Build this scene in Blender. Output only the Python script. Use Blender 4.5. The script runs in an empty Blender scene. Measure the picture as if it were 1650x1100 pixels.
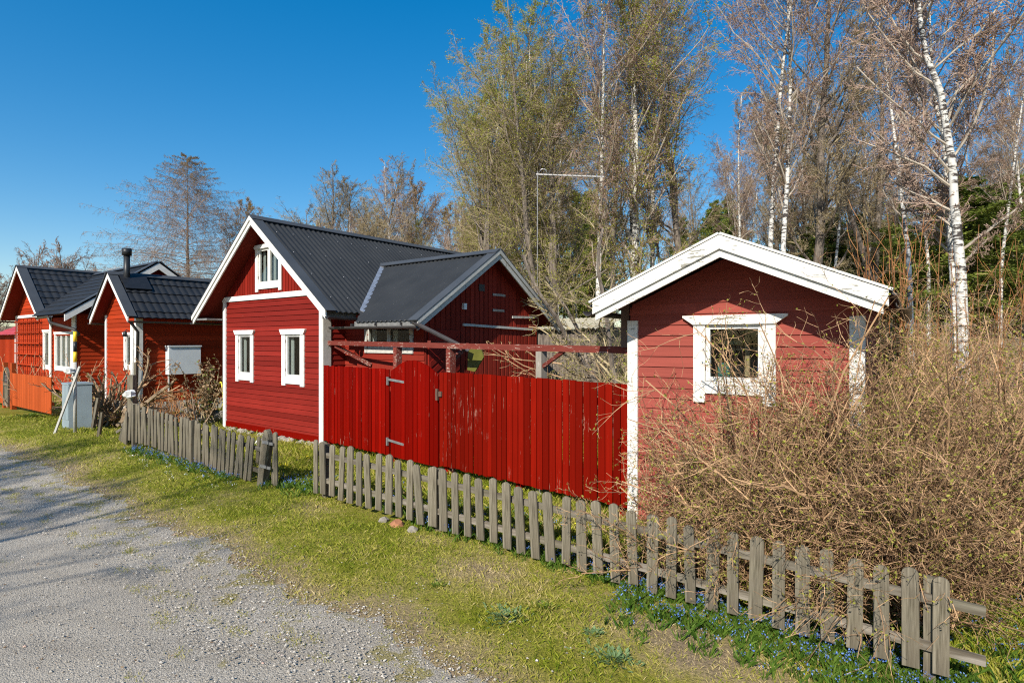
import bpy, math, random
import numpy as np
from mathutils import Vector
PI = math.pi
sc = bpy.context.scene
# ---------------------------------------------------------------- camera, sky, sun, exposure
CAMZ, FPX, HOR = 2.1, 925.0, 549.0
cam = bpy.data.objects.new('camera', bpy.data.cameras.new('camera'))
sc.collection.objects.link(cam)
cam.location = (0, 0, CAMZ); cam.rotation_euler = (PI/2, 0, 0)
cam.data.sensor_width = 36; cam.data.lens = 36*FPX/1650; cam.data.shift_y = -1/1650
cam.data.clip_start = .05; cam.data.clip_end = 2000
sc.camera = cam
SEL = math.radians(36)
SUN = Vector((-.399*math.cos(SEL), -.916*math.cos(SEL), math.sin(SEL))).normalized()
w = bpy.data.worlds.new('World'); sc.world = w; w.use_nodes = True
nt = w.node_tree; bg = nt.nodes['Background']; bg.inputs[1].default_value = .105
sky = nt.nodes.new('ShaderNodeTexSky'); sky.sky_type = 'NISHITA'; sky.sun_disc = False
sky.sun_elevation = SEL; sky.sun_rotation = math.atan2(SUN.x, SUN.y)
sky.air_density = 1.0; sky.dust_density = .3; sky.ozone_density = 2.5
hs = nt.nodes.new('ShaderNodeHueSaturation'); hs.inputs['Saturation'].default_value = 1.76; hs.inputs['Hue'].default_value = .501; hs.inputs['Value'].default_value = 1.66
gm = nt.nodes.new('ShaderNodeGamma'); gm.inputs[1].default_value = .72
nt.links.new(sky.outputs[0], gm.inputs[0]); nt.links.new(gm.outputs[0], hs.inputs['Color']); nt.links.new(hs.outputs[0], bg.inputs[0])
sl = bpy.data.lights.new('sun', 'SUN'); sl.energy = 5.0; sl.angle = math.radians(.5); sl.color = (1, .93, .82)
so = bpy.data.objects.new('sun', sl); sc.collection.objects.link(so)
so.rotation_euler = SUN.to_track_quat('Z', 'Y').to_euler(); so.location = (0, -20, 30)
sc.view_settings.view_transform = 'Standard'; sc.view_settings.look = 'None'
sc.view_settings.exposure = .44; sc.view_settings.gamma = 1
sc.render.engine = 'CYCLES'
sc.cycles.use_denoising = False; sc.cycles.filter_width = 1.15
sc.cycles.max_bounces = 6; sc.cycles.diffuse_bounces = 3; sc.cycles.transparent_max_bounces = 12

# ---------------------------------------------------------------- helpers
def link(o, parent=None):
    sc.collection.objects.link(o)
    if parent is not None: o.parent = parent
    return o
def tag(o, label=None, cat=None, group=None, kind=None):
    if label: o['label'] = label
    if cat: o['category'] = cat
    if group: o['group'] = group
    if kind: o['kind'] = kind
    return o
def thing(name, loc, rz, label, cat, group=None):
    o = bpy.data.objects.new(name, None); o.empty_display_size = .2
    sc.collection.objects.link(o); o.location = loc; o.rotation_euler = (0, 0, rz)
    return tag(o, label, cat, group)
def P(px, Y): return ((px-825)/FPX*Y, Y)
def Zp(py, Y): return CAMZ-(py-HOR)/FPX*Y

class Fr:                       # a wall frame: s along a, d outward along n, z up
    def __init__(s, O, a, n): s.O = Vector(O); s.a = Vector(a); s.n = Vector(n)
    def __call__(s, x, d, z): return s.O+s.a*x+s.n*d+Vector((0, 0, z))
ID = Fr((0,0,0), (1,0,0), (0,-1,0))

SPLIT = {'corner_board','rail','post','brace','bargeboard','hatch_hinge','white_rail','foundation','fascia','verge_board','sash_bar','roof_flashing_board'}
class MB:
    def __init__(s): s.v = []; s.f = []; s.r = []; s.smooth = []
    def face(s, idx, r=.5, sm=False): s.f.append(tuple(idx)); s.r.append(r); s.smooth.append(sm)
    def hexa(s, p, r=None):
        if r is None: r = random.random()
        b = len(s.v); s.v += [tuple(q) for q in p]
        for q in ((3,2,1,0),(4,5,6,7),(0,1,5,4),(1,2,6,5),(2,3,7,6),(3,0,4,7)): s.face([b+i for i in q], r)
    def box(s, F, s0, s1, d0, d1, z0, z1, r=None):
        s.hexa([F(s0,d0,z0),F(s1,d0,z0),F(s1,d1,z0),F(s0,d1,z0),F(s0,d0,z1),F(s1,d0,z1),F(s1,d1,z1),F(s0,d1,z1)], r)
    def quad4(s, F, q, d0, d1, r=None):   # q: four (s,z) corners, extruded between d0 and d1
        s.hexa([F(a,d0,z) for a,z in q]+[F(a,d1,z) for a,z in q], r)
    def prism(s, F, poly, d0, d1, r=None):
        if r is None: r = random.random()
        b = len(s.v); n = len(poly)
        s.v += [tuple(F(a,d0,z)) for a,z in poly]+[tuple(F(a,d1,z)) for a,z in poly]
        s.face([b+i for i in range(n)][::-1], r); s.face([b+n+i for i in range(n)], r)
        for i in range(n): j = (i+1) % n; s.face([b+i,b+j,b+n+j,b+n+i], r)
    def beam(s, p, q, w, h, r=None):      # rectangular bar between two points, h in the vertical sense
        p = Vector(p); q = Vector(q); d = (q-p).normalized()
        up = Vector((0,0,1)) if abs(d.z) < .95 else Vector((0,1,0))
        x = d.cross(up).normalized()*(w/2); y = x.cross(d).normalized()*(h/2)
        s.hexa([p-x-y,p+x-y,p+x+y,p-x+y,q-x-y,q+x-y,q+x+y,q-x+y], r)
    def tube(s, pts, rad, n=8, cap=True, r=None, sm=True):
        if r is None: r = random.random()
        pts = [Vector(p) for p in pts]; m = len(pts)
        if not hasattr(rad, '__len__'): rad = [rad]*m
        b0 = len(s.v); rx = Vector((.83,.55,.07))
        for i, p in enumerate(pts):
            d = (pts[min(i+1,m-1)]-pts[max(i-1,0)]).normalized()
            x2 = rx-d*rx.dot(d)
            if x2.length < .05: x2 = d.cross(Vector((.1,.2,1)))
            x2.normalize(); rx = x2; y2 = d.cross(x2)
            for k in range(n):
                t = 2*PI*k/n; s.v.append(tuple(p+(x2*math.cos(t)+y2*math.sin(t))*rad[i]))
        for i in range(m-1):
            for k in range(n):
                a = b0+i*n+k; c = b0+i*n+(k+1) % n
                s.face((a, c, c+n, a+n), r, sm)
        if cap:
            s.face([b0+k for k in range(n)][::-1], r); s.face([b0+(m-1)*n+k for k in range(n)], r)
    def gutter(s, p, q, R=.055, t=.006):
        p = Vector(p); q = Vector(q); d = (q-p).normalized(); up = Vector((0,0,1))
        x = d.cross(up).normalized(); y = x.cross(d)
        prof = [(math.cos(PI+PI*k/8), math.sin(PI+PI*k/8)) for k in range(9)]
        ring = [(c*R, z*R) for c, z in prof]+[(c*(R-t), z*(R-t)) for c, z in prof[::-1]]
        b = len(s.v); n = len(ring)
        for e in (p, q): s.v += [tuple(e+x*c+y*z) for c, z in ring]
        for i in range(n): j = (i+1) % n; s.face([b+i,b+j,b+n+j,b+n+i], .5)
        for k in range(8):
            for o in (0, n): s.face([b+o+k, b+o+k+1, b+o+n-2-k, b+o+n-1-k], .5)
    def build(s, name, m, parent=None, label=None):
        if name in SPLIT and len(s.f) > 6 and all(len(q) == 4 for q in s.f) and len(s.v) == 8*len(s.f)//6:
            for k in range(len(s.v)//8):
                q = MB(); q.v = s.v[8*k:8*k+8]; q.f = [tuple(i-8*k for i in f) for f in s.f[6*k:6*k+6]]; q.r = s.r[6*k:6*k+6]; q.smooth = s.smooth[6*k:6*k+6]
                o = q.build(name, m, parent, label)
            return o
        me = bpy.data.meshes.new(name); me.from_pydata(s.v, [], s.f); me.materials.append(m)
        at = me.attributes.new('rnd', 'FLOAT', 'FACE'); at.data.foreach_set('value', s.r)
        me.polygons.foreach_set('use_smooth', s.smooth); me.update()
        o = link(bpy.data.objects.new(name, me), parent)
        if label: o['label'] = label
        return o

def np_mesh(name, V, Fc, m, parent=None, rnd=None, extra=None, smooth=False):
    V = np.asarray(V, np.float32).reshape(-1, 3); Fc = np.asarray(Fc, np.int32); nf, k = Fc.shape
    me = bpy.data.meshes.new(name)
    me.vertices.add(len(V)); me.vertices.foreach_set('co', V.ravel())
    me.loops.add(nf*k); me.loops.foreach_set('vertex_index', Fc.ravel())
    me.polygons.add(nf); me.polygons.foreach_set('loop_start', np.arange(0, nf*k, k, dtype=np.int32))
    me.polygons.foreach_set('use_smooth', np.full(nf, smooth))
    me.update(calc_edges=True); me.materials.append(m)
    if rnd is not None:
        at = me.attributes.new('rnd', 'FLOAT', 'FACE'); at.data.foreach_set('value', np.asarray(rnd, np.float32))
    for nm, dom, arr in (extra or []):
        at = me.attributes.new(nm, 'FLOAT', dom); at.data.foreach_set('value', np.asarray(arr, np.float32))
    return link(bpy.data.objects.new(name, me), parent)

def seg_arrays(S, sides):       # S: rows p0(3) p1(3) r0 r1 -> prism verts/faces
    S = np.asarray(S, np.float64); p0, p1, r0, r1 = S[:,0:3], S[:,3:6], S[:,6], S[:,7]
    d = p1-p0; L = np.linalg.norm(d, axis=1, keepdims=True); L[L == 0] = 1; d /= L
    ref = np.tile([.31,.22,.92], (len(S), 1)); bad = np.abs((d*ref).sum(1)) > .95; ref[bad] = [1,0,0]
    x = np.cross(d, ref); x /= np.linalg.norm(x, axis=1, keepdims=True); y = np.cross(d, x)
    V = np.zeros((len(S), 2*sides, 3))
    for k in range(sides):
        t = 2*PI*k/sides; o = x*math.cos(t)+y*math.sin(t)
        V[:,k] = p0+o*r0[:,None]; V[:,sides+k] = p1+o*r1[:,None]
    base = (np.arange(len(S))*2*sides)[:,None]
    F = np.concatenate([base+np.array([[k, (k+1) % sides, sides+(k+1) % sides, sides+k]]) for k in range(sides)])
    return V.reshape(-1, 3), F
def leaf_arrays(C, size, rng, flat=0.0):       # diamond quads at random angles
    n = len(C); a = rng.normal(size=(n,3)); a[:,2] *= (1-flat); a /= np.linalg.norm(a, axis=1, keepdims=True)
    b = rng.normal(size=(n,3)); b -= (a*b).sum(1, keepdims=True)*a; b /= np.linalg.norm(b, axis=1, keepdims=True)
    s = size*rng.uniform(.6, 1.4, n)[:,None]
    V = np.stack([C-a*s*.15, C+b*s*.35+a*s*.35, C+a*s, C-b*s*.35+a*s*.35], 1).reshape(-1, 3)
    return V, np.arange(4*n).reshape(n, 4)

# ---------------------------------------------------------------- materials
def mat(name, build, rough=.8, spec=.3):
    m = bpy.data.materials.new(name); m.use_nodes = True
    nt = m.node_tree; b = nt.nodes['Principled BSDF']; b.inputs['Roughness'].default_value = rough
    b.inputs['Specular IOR Level'].default_value = spec
    build(N(nt), b); return m
class N:
    def __init__(s, nt): s.nt = nt; s.tc = nt.nodes.new('ShaderNodeTexCoord')
    def lk(s, a, b): s.nt.links.new(a, b)
    def mp(s, scale, src='Object', rot=(0,0,0)):
        m = s.nt.nodes.new('ShaderNodeMapping'); m.inputs['Scale'].default_value = scale; m.inputs['Rotation'].default_value = rot
        s.lk(s.tc.outputs[src], m.inputs[0]); return m.outputs[0]
    def noise(s, scale, vec=None, detail=4, rough=.55):
        n = s.nt.nodes.new('ShaderNodeTexNoise'); n.inputs['Scale'].default_value = scale
        n.inputs['Detail'].default_value = detail; n.inputs['Roughness'].default_value = rough
        s.lk(vec if vec else s.tc.outputs['Object'], n.inputs['Vector']); return n.outputs['Fac']
    def vor(s, scale, vec=None, out='Distance'):
        n = s.nt.nodes.new('ShaderNodeTexVoronoi'); n.inputs['Scale'].default_value = scale
        s.lk(vec if vec else s.tc.outputs['Object'], n.inputs['Vector']); return n.outputs[out]
    def ramp(s, fac, stops):
        r = s.nt.nodes.new('ShaderNodeValToRGB'); e = r.color_ramp.elements
        while len(e) < len(stops): e.new(.5)
        for q, (p, c) in zip(e, stops): q.position = p; q.color = (c, c, c, 1) if not hasattr(c, '__len__') else (*c, 1)
        s.lk(fac, r.inputs[0]); return r.outputs[0]
    def attr(s, name):
        a = s.nt.nodes.new('ShaderNodeAttribute'); a.attribute_name = name; return a.outputs['Fac']
    def objrnd(s): return s.nt.nodes.new('ShaderNodeObjectInfo').outputs['Random']
    def mix(s, f, a, b, mode='MIX'):
        m = s.nt.nodes.new('ShaderNodeMix'); m.data_type = 'RGBA'; m.blend_type = mode
        for v, i in ((f, 0), (a, 6), (b, 7)):
            if hasattr(v, 'is_output'): s.lk(v, m.inputs[i])
            elif hasattr(v, '__len__'): m.inputs[i].default_value = (*v, 1)
            elif i == 0: m.inputs[0].default_value = v
            else: m.inputs[i].default_value = (v, v, v, 1)
        return m.outputs[2]
    def math(s, op, a, b=0.0, clamp=False):
        m = s.nt.nodes.new('ShaderNodeMath'); m.operation = op; m.use_clamp = clamp
        for v, i in ((a, 0), (b, 1)):
            if hasattr(v, 'is_output'): s.lk(v, m.inputs[i])
            else: m.inputs[i].default_value = v
        return m.outputs[0]
    def bump(s, b, h, strength=.4, dist=.01):
        n = s.nt.nodes.new('ShaderNodeBump'); n.inputs['Strength'].default_value = strength; n.inputs['Distance'].default_value = dist
        s.lk(h, n.inputs['Height']); s.lk(n.outputs[0], b.inputs['Normal'])

def painted(name, col, grain, chip=None, chip_amt=.62, rough=.55, var=.25, dirt=.3, area=None):
    """painted wood: grain is the mapping scale of the fibre, chip the colour under flaked paint"""
    def f(n, b):
        g = n.noise(1, n.mp(grain), 5, .6); big = n.noise(1.3, None, 3)
        c = n.mix(n.attr('rnd'), tuple(x*(1-var) for x in col), tuple(min(1, x*(1+var)) for x in col))
        c = n.mix(n.ramp(big, [(.3, 0), (.7, dirt)]), c, tuple(x*.6 for x in col))
        c = n.mix(n.ramp(g, [(.35, .35), (.6, 0)]), c, tuple(x*.55 for x in col))
        if chip:
            ch = n.noise(1, n.mp(tuple(x*1.6 for x in grain)), 6, .7)
            pt = n.noise(2.2, None, 4, .6)
            k = n.math('ADD', n.math('MULTIPLY', ch, .7), n.math('MULTIPLY', pt, .35))
            if area:
                mpn = n.nt.nodes.new('ShaderNodeMapping'); mpn.inputs['Location'].default_value = tuple(-q for q in area[:3]); n.lk(n.tc.outputs['Object'], mpn.inputs[0])
                ln = n.nt.nodes.new('ShaderNodeVectorMath'); ln.operation = 'LENGTH'; n.lk(mpn.outputs[0], ln.inputs[0])
                k = n.math('ADD', k, n.ramp(ln.outputs['Value'], [(0, area[3]), (.75, 0)]))
            c = n.mix(n.ramp(k, [(chip_amt, 0), (chip_amt+.03, 1)]), c, chip)
        n.lk(c, b.inputs['Base Color']); n.bump(b, g, .35, .004)
    return mat(name, f, rough, .03)
GH = (1.5, 40, 45); GV = (45, 40, 1.5)
M = {}
M['red_main'] = painted('red_main', (.215,.020,.014), GH, (.42,.2,.15), .69, .5)
M['red_gable'] = painted('red_gable', (.215,.018,.011), GV, (.4,.2,.16), .70, .55)
M['red_side'] = painted('red_side', (.25,.03,.019), GV, (.4,.2,.16), .72, .6)
M['red_shed'] = painted('red_shed', (.30,.072,.055), GH, (.40,.16,.14), .74, .6, .12, .25)
M['red_fence'] = painted('red_fence', (.205,.0035,.0012), GV, (.45,.30,.22), .66, .5, .36)
M['red_fence_worn'] = painted('red_fence_worn', (.19,.006,.002), GV, (.46,.32,.24), .655, .5, .38, area=(4.35,0,1.05,.065))
M['red_beam'] = painted('red_beam', (.17,.04,.03), (6,30,30), (.42,.33,.27), .58, .7)
M['orange_wall'] = painted('orange_wall', (.36,.040,.012), GH, (.3,.12,.08), .72, .7)
M['orange_fence'] = painted('orange_fence', (.46,.085,.022), GV, (.4,.2,.1), .70, .6)
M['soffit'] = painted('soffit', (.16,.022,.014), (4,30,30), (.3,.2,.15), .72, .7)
M['white'] = painted('white', (.76,.75,.71), (8,8,8), (.35,.33,.29), .73, .5, .04, .12)
M['white_worn'] = painted('white_worn', (.74,.73,.68), (5,14,30), (.26,.25,.21), .60, .6, .05, .2)
M['white_grey'] = painted('white_grey', (.5,.49,.45), (8,14,14), (.24,.23,.2), .60, .7, .08, .3)
def grey_wood(name, a, b_, grain, objr=True):
    def f(n, b):
        g = n.noise(1, n.mp(grain), 6, .65); bg = n.noise(2.5, None, 3)
        c = n.mix(n.ramp(g, [(.3, 0), (.7, 1)]), a, b_)
        r = n.objrnd() if objr else n.attr('rnd')
        c = n.mix(n.math('MULTIPLY', r, .55), c, (.10,.09,.07))
        c = n.mix(n.ramp(bg, [(.45, 0), (.75, .45)]), c, (.12,.12,.06))
        st = n.noise(1, n.mp((14,14,1.3) if grain[2] < 10 else (1.3,14,14)), 4, .6)
        c = n.mix(n.ramp(st, [(.46, 0), (.66, .75)]), c, (.075,.06,.04))
        kn = n.vor(6, n.mp((1.6, 1, .55)))
        c = n.mix(n.ramp(kn, [(.04, .8), (.09, 0)]), c, (.10,.06,.035))
        n.lk(c, b.inputs['Base Color']); n.bump(b, g, .6, .004)
    return mat(name, f, .9, .15)
M['picket'] = grey_wood('picket', (.045,.036,.022), (.34,.30,.225), (60,30,2.8))
M['rail'] = grey_wood('rail', (.12,.10,.075), (.36,.32,.27), (2.2,30,40))
def metal_roof(name, col, rough=.42):
    def f(n, b):
        a = n.noise(1.5, None, 4); d = n.noise(60, None, 3)
        c = n.mix(n.ramp(a, [(.3, 0), (.7, 1)]), tuple(x*.85 for x in col), tuple(x*1.15 for x in col))
        c = n.mix(n.ramp(d, [(.66, 0), (.74, .35)]), c, (.25,.25,.23))
        n.lk(c, b.inputs['Base Color']); n.lk(n.ramp(a, [(0, rough), (1, rough+.18)]), b.inputs['Roughness'])
    return mat(name, f, rough, .26)
M['roof_main'] = metal_roof('roof_main', (.025,.027,.029), .5)
M['roof_cap'] = metal_roof('roof_cap', (.052,.058,.066), .48)
M['roof_tile'] = metal_roof('roof_tile', (.021,.023,.026), .45)
M['roof_red'] = metal_roof('roof_red', (.42,.06,.07), .45)
def plain(name, col, rough=.6, metal=0., var=.2, sc_=8, spec=.4):
    def f(n, b):
        a = n.noise(sc_, None, 5)
        c = n.mix(n.ramp(a, [(.3, 0), (.7, 1)]), tuple(x*(1-var) for x in col), tuple(min(1, x*(1+var)) for x in col))
        n.lk(c, b.inputs['Base Color']); b.inputs['Metallic'].default_value = metal
    return mat(name, f, rough, spec)
M['gutter'] = plain('gutter', (.05,.045,.045), .45)
M['iron'] = plain('iron', (.32,.31,.30), .5, .6)
M['rust'] = plain('rust', (.12,.07,.05), .8)
M['steel'] = plain('steel', (.42,.43,.45), .35, .7)
M['black'] = plain('black', (.015,.016,.018), .45)
M['cabinet'] = plain('cabinet', (.25,.31,.34), .45, 0, .12, 2)
M['box_white'] = plain('box_white', (.60,.64,.66), .4, 0, .05, 2)
M['yellow'] = plain('yellow', (.80,.52,.02), .5, 0, .08)
M['hose'] = plain('hose', (.75,.65,.05), .45, 0, .1)
M['sign_yellow'] = plain('sign_yellow', (.11,.11,.02), .5, 0, .15)
M['bag'] = plain('bag', (.7,.7,.68), .35, 0, .1)
M['curtain'] = plain('curtain', (.62,.61,.58), .9, 0, .06)
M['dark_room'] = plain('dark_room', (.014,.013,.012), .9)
M['wood_pale'] = plain('wood_pale', (.42,.29,.16), .7, 0, .2)
M['teal'] = plain('teal', (.06,.22,.2), .5)
M['blue'] = plain('blue', (.02,.09,.5), .4)
M['foundation'] = plain('foundation', (.55,.54,.5), .85, 0, .2, 6)
M['grey_board'] = plain('grey_board', (.17,.17,.165), .8, 0, .3, 12)
M['fibre'] = plain('fibre', (.42,.38,.28), .9, 0, .2, 10)
M['stone'] = plain('stone', (.26,.23,.19), .9, 0, .4, 9)
M['brick'] = plain('brick', (.32,.14,.07), .9, 0, .3, 14)
def glass(name):
    m = bpy.data.materials.new(name); m.use_nodes = True; nt = m.node_tree
    nt.nodes.remove(nt.nodes['Principled BSDF']); out = nt.nodes['Material Output']
    t = nt.nodes.new('ShaderNodeBsdfTransparent'); t.inputs[0].default_value = (.82,.86,.85,1)
    g = nt.nodes.new('ShaderNodeBsdfGlossy'); g.inputs['Roughness'].default_value = .02
    fr = nt.nodes.new('ShaderNodeLayerWeight'); fr.inputs[0].default_value = .5
    pw = nt.nodes.new('ShaderNodeMath'); pw.operation = 'POWER'; pw.inputs[1].default_value = 4; nt.links.new(fr.outputs['Facing'], pw.inputs[0])
    ad = nt.nodes.new('ShaderNodeMath'); ad.operation = 'MULTIPLY_ADD'; ad.inputs[1].default_value = .8; ad.inputs[2].default_value = .028
    mx = nt.nodes.new('ShaderNodeMixShader'); nt.links.new(pw.outputs[0], ad.inputs[0]); nt.links.new(ad.outputs[0], mx.inputs[0])
    nt.links.new(t.outputs[0], mx.inputs[1]); nt.links.new(g.outputs[0], mx.inputs[2]); nt.links.new(mx.outputs[0], out.inputs[0])
    return m
M['glass'] = glass('glass')
def twig(name, a, b_, rough=.8):
    def f(n, b):
        c = n.mix(n.attr('rnd'), a, b_); n.lk(c, b.inputs['Base Color'])
    return mat(name, f, rough, .2)
def leafm(name, a, b_, trans=.35):
    def f(n, b):
        c = n.mix(n.attr('rnd'), a, b_); n.lk(c, b.inputs['Base Color'])
        tr = n.nt.nodes.new('ShaderNodeBsdfTranslucent'); n.lk(c, tr.inputs[0])
        mx = n.nt.nodes.new('ShaderNodeMixShader'); mx.inputs[0].default_value = trans
        n.lk(b.outputs[0], mx.inputs[1]); n.lk(tr.outputs[0], mx.inputs[2])
        n.lk(mx.outputs[0], n.nt.nodes['Material Output'].inputs[0])
    return mat(name, f, .6, .2)
M['twig_birch'] = twig('twig_birch', (.20,.125,.10), (.42,.31,.23))
M['twig_grey'] = twig('twig_grey', (.16,.12,.07), (.38,.31,.18))
M['twig_tan'] = twig('twig_tan', (.09,.045,.025), (.52,.33,.18))
M['twig_red'] = twig('twig_red', (.26,.10,.035), (.42,.20,.08))
M['bud'] = leafm('bud', (.22,.24,.03), (.42,.40,.08))
M['bud_brown'] = leafm('bud_brown', (.20,.12,.05), (.34,.24,.10))
M['leaf_yellow'] = leafm('leaf_yellow', (.26,.29,.02), (.52,.53,.08), .5)
M['leaf_orange'] = leafm('leaf_orange', (.26,.15,.03), (.40,.26,.06))
M['needle'] = leafm('needle', (.08,.12,.02), (.26,.31,.055), .35)
M['needle_larch'] = leafm('needle_larch', (.16,.12,.05), (.24,.20,.08), .3)
M['leaf_green'] = leafm('leaf_green', (.10,.16,.02), (.2,.26,.04))
def bark_birch(n, b):
    v = n.mp((1,1,1)); blk = n.noise(1, n.mp((4,4,14)), 5, .7); big = n.noise(1, n.mp((1.2,1.2,.5)), 3)
    k = n.math('ADD', n.math('MULTIPLY', blk, .7), n.math('MULTIPLY', big, .45))
    c = n.mix(n.ramp(k, [(.57, 0), (.63, 1)]), (.62,.60,.55), (.05,.04,.035)); n.lk(c, b.inputs['Base Color'])
    n.bump(b, blk, .4, .01)
M['bark_birch'] = mat('bark_birch', bark_birch, .75)
def bark_dark(n, b):
    g = n.noise(1, n.mp((14,14,3)), 5, .7)
    c = n.mix(n.ramp(g, [(.35, 0), (.65, 1)]), (.07,.055,.045), (.24,.20,.16)); n.lk(c, b.inputs['Base Color']); n.bump(b, g, .8, .02)
M['bark_dark'] = mat('bark_dark', bark_dark, .9)
def bark_pine(n, b):
    g = n.noise(1, n.mp((10,10,3)), 5, .7)
    c = n.mix(n.ramp(g, [(.35, 0), (.65, 1)]), (.10,.055,.035), (.30,.18,.11)); n.lk(c, b.inputs['Base Color'])
M['bark_pine'] = mat('bark_pine', bark_pine, .9)
def ground(n, b):
    a = n.noise(1.1, None, 5, .6); f = n.noise(9, None, 5, .65); h = n.noise(45, None, 4, .7)
    dry = n.attr('dry')
    k = n.math('ADD', n.math('ADD', n.math('MULTIPLY', a, .7), n.math('MULTIPLY', f, .5)), n.math('MULTIPLY', dry, .55))
    c = n.ramp(k, [(.40, (.11,.14,.010)), (.56, (.23,.235,.02)), (.70, (.36,.31,.07)), (.86, (.42,.32,.16)), (1, (.34,.25,.16))])
    c = n.mix(n.ramp(h, [(.35, .55), (.65, 0)]), c, (.045,.05,.01))
    n.lk(c, b.inputs['Base Color']); n.bump(b, n.math('ADD', f, h), .9, .03)
M['ground'] = mat('ground', ground, .95, .1)
def gravel(n, b):
    v = n.vor(95, None, 'Color'); big = n.noise(.8, None, 4); fine = n.noise(150, None, 3, .7); dst = n.vor(95)
    sep = n.nt.nodes.new('ShaderNodeSeparateColor'); n.lk(v, sep.inputs[0])
    c = n.ramp(sep.outputs[0], [(0, (.19,.17,.135)), (.3, (.33,.30,.25)), (.7, (.43,.39,.33)), (.95, (.55,.51,.44)), (1, (.66,.62,.55))])
    c = n.mix(n.ramp(big, [(.40, .85), (.62, .25)]), c, n.mix(fine, (.33,.295,.24), (.47,.42,.345)))
    wet = n.noise(.5, n.mp((.5,2.2,1), rot=(0,0,.6)), 5, .65)
    c = n.mix(n.ramp(wet, [(.42, .45), (.56, 0)]), c, (.24,.21,.17))
    moss = n.noise(2.2, None, 5, .7)
    c = n.mix(n.ramp(n.math('ADD', moss, n.math('MULTIPLY', n.attr('dry'), .16)), [(.66, 0), (.72, .8)]), c, (.24,.2,.06))
    n.lk(c, b.inputs['Base Color']); n.bump(b, n.math('ADD', n.math('MULTIPLY', dst, -1), fine), 1, .007)
M['gravel'] = mat('gravel', gravel, .9, .2)
def stonem(n, b):
    c = n.ramp(n.attr('rnd'), [(0, (.24,.21,.17)), (.45, (.40,.365,.31)), (.88, (.49,.45,.39)), (.98, (.64,.60,.54)), (1, (.50,.33,.26))])
    n.lk(c, b.inputs['Base Color'])
M['pebble'] = mat('pebble', stonem, .85, .2)
def bladem(n, b):
    k = n.math('ADD', n.math('MULTIPLY', n.attr('rnd'), .5), n.math('MULTIPLY', n.attr('dry'), .6))
    c = n.ramp(k, [(0, (.11,.17,.010)), (.3, (.25,.29,.02)), (.52, (.42,.39,.07)), (.8, (.55,.44,.2)), (1, (.62,.5,.3))])
    n.lk(c, b.inputs['Base Color'])
    tr = n.nt.nodes.new('ShaderNodeBsdfTranslucent'); n.lk(c, tr.inputs[0])
    mx = n.nt.nodes.new('ShaderNodeMixShader'); mx.inputs[0].default_value = .3
    n.lk(b.outputs[0], mx.inputs[1]); n.lk(tr.outputs[0], mx.inputs[2]); n.lk(mx.outputs[0], n.nt.nodes['Material Output'].inputs[0])
M['blade'] = mat('blade', bladem, .7, .2)
M['strap'] = leafm('strap', (.04,.10,.010), (.14,.22,.03), .3)
M['flower_blue'] = leafm('flower_blue', (.05,.13,.42), (.20,.33,.70), .2)
M['flower_white'] = plain('flower_white', (.75,.75,.72), .7)
M['flower_yellow'] = plain('flower_yellow', (.8,.65,.03), .7)
M['poppy'] = leafm('poppy', (.08,.14,.05), (.17,.25,.11), .2)
M['dead'] = leafm('dead', (.16,.09,.04), (.38,.26,.15), .1)
# ---------------------------------------------------------------- terrain (D along the picket fence, Nn away from the road)
random.seed(5)
P0 = np.array([-2.47, 7.47]); Dx, Dy = .835, -.55; ANG = math.atan2(Dy, Dx)
def ab(x, y): x = np.asarray(x, float)-P0[0]; y = np.asarray(y, float)-P0[1]; return x*Dx+y*Dy, x*-Dy+y*Dx
def xy(a, b): return P0[0]+a*Dx-b*Dy, P0[1]+a*Dy+b*Dx
GA = ([-60,-12,-5.3,-1.8,0,4.4,6.46,12,40], [.1,.1,.16,.02,.05,-.13,-.30,-.5,-.6])
EDGE = ([-60,-14,-9.1,-6,-4,-2.1,0,1.6,3.74,6.5,12,40], [-.9,-.95,-1.0,-1.15,-1.3,-1.45,-1.58,-1.72,-1.84,-2.05,-2.4,-2.6])
def g_(a): return np.interp(a, *GA)
def edge(a): return np.interp(a, *EDGE)+.07*np.sin(a*2.3+1)+.05*np.sin(a*5.1)
def sst(x, lo, hi): t = np.clip((x-lo)/(hi-lo), 0, 1); return t*t*(3-2*t)
def H(x, y):
    a, b = ab(x, y); g = g_(a); r = .6*g-.05; bk = np.interp(a, [0,6,12,40], [-.03,-.06,-.25,-.4])
    e = edge(a); h = r+(g-r)*sst(b, e, np.minimum(e+1.3, -.1)); h = h+(bk-g)*sst(b, .15, 1.6)
    rise = np.interp(x, [-60,-14,-4,5,40], [.5,.8,1.6,2.6,3.2])
    h = h+rise*sst(b, 9, 34)
    far = sst(np.hypot(x, y), 60, 200)*np.interp(x, [-200,-80,0,200], [6,5,3,6])
    h = h+far+.018*np.sin(x*1.7+y*.6)*np.cos(y*1.3-x*.4)*sst(b, -1.2, -.2)
    return h
def Hs(x, y): return float(H(np.array([x]), np.array([y]))[0])
def spaced(lo, hi, n0, n1, d):
    v = list(np.arange(n0, n1, d)); s = d
    while v[-1] < hi: s *= 1.13; v.append(v[-1]+s)
    s = d
    while v[0] > lo: s *= 1.13; v.insert(0, v[0]-s)
    return np.array(v)
xs, ys = spaced(-420, 420, -12, 9, .11), spaced(-60, 500, 1, 13, .11)
X, Y = np.meshgrid(xs, ys); a, b = ab(X, Y); Z = H(X, Y)
e = edge(a); Z = np.where((b < e-.12) & (b > e-5.6), Z-.05, Z)
nx, ny = len(xs), len(ys)
I = np.arange(nx*ny).reshape(ny, nx)
F = np.stack([I[:-1,:-1], I[:-1,1:], I[1:,1:], I[1:,:-1]], -1).reshape(-1, 4)
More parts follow.
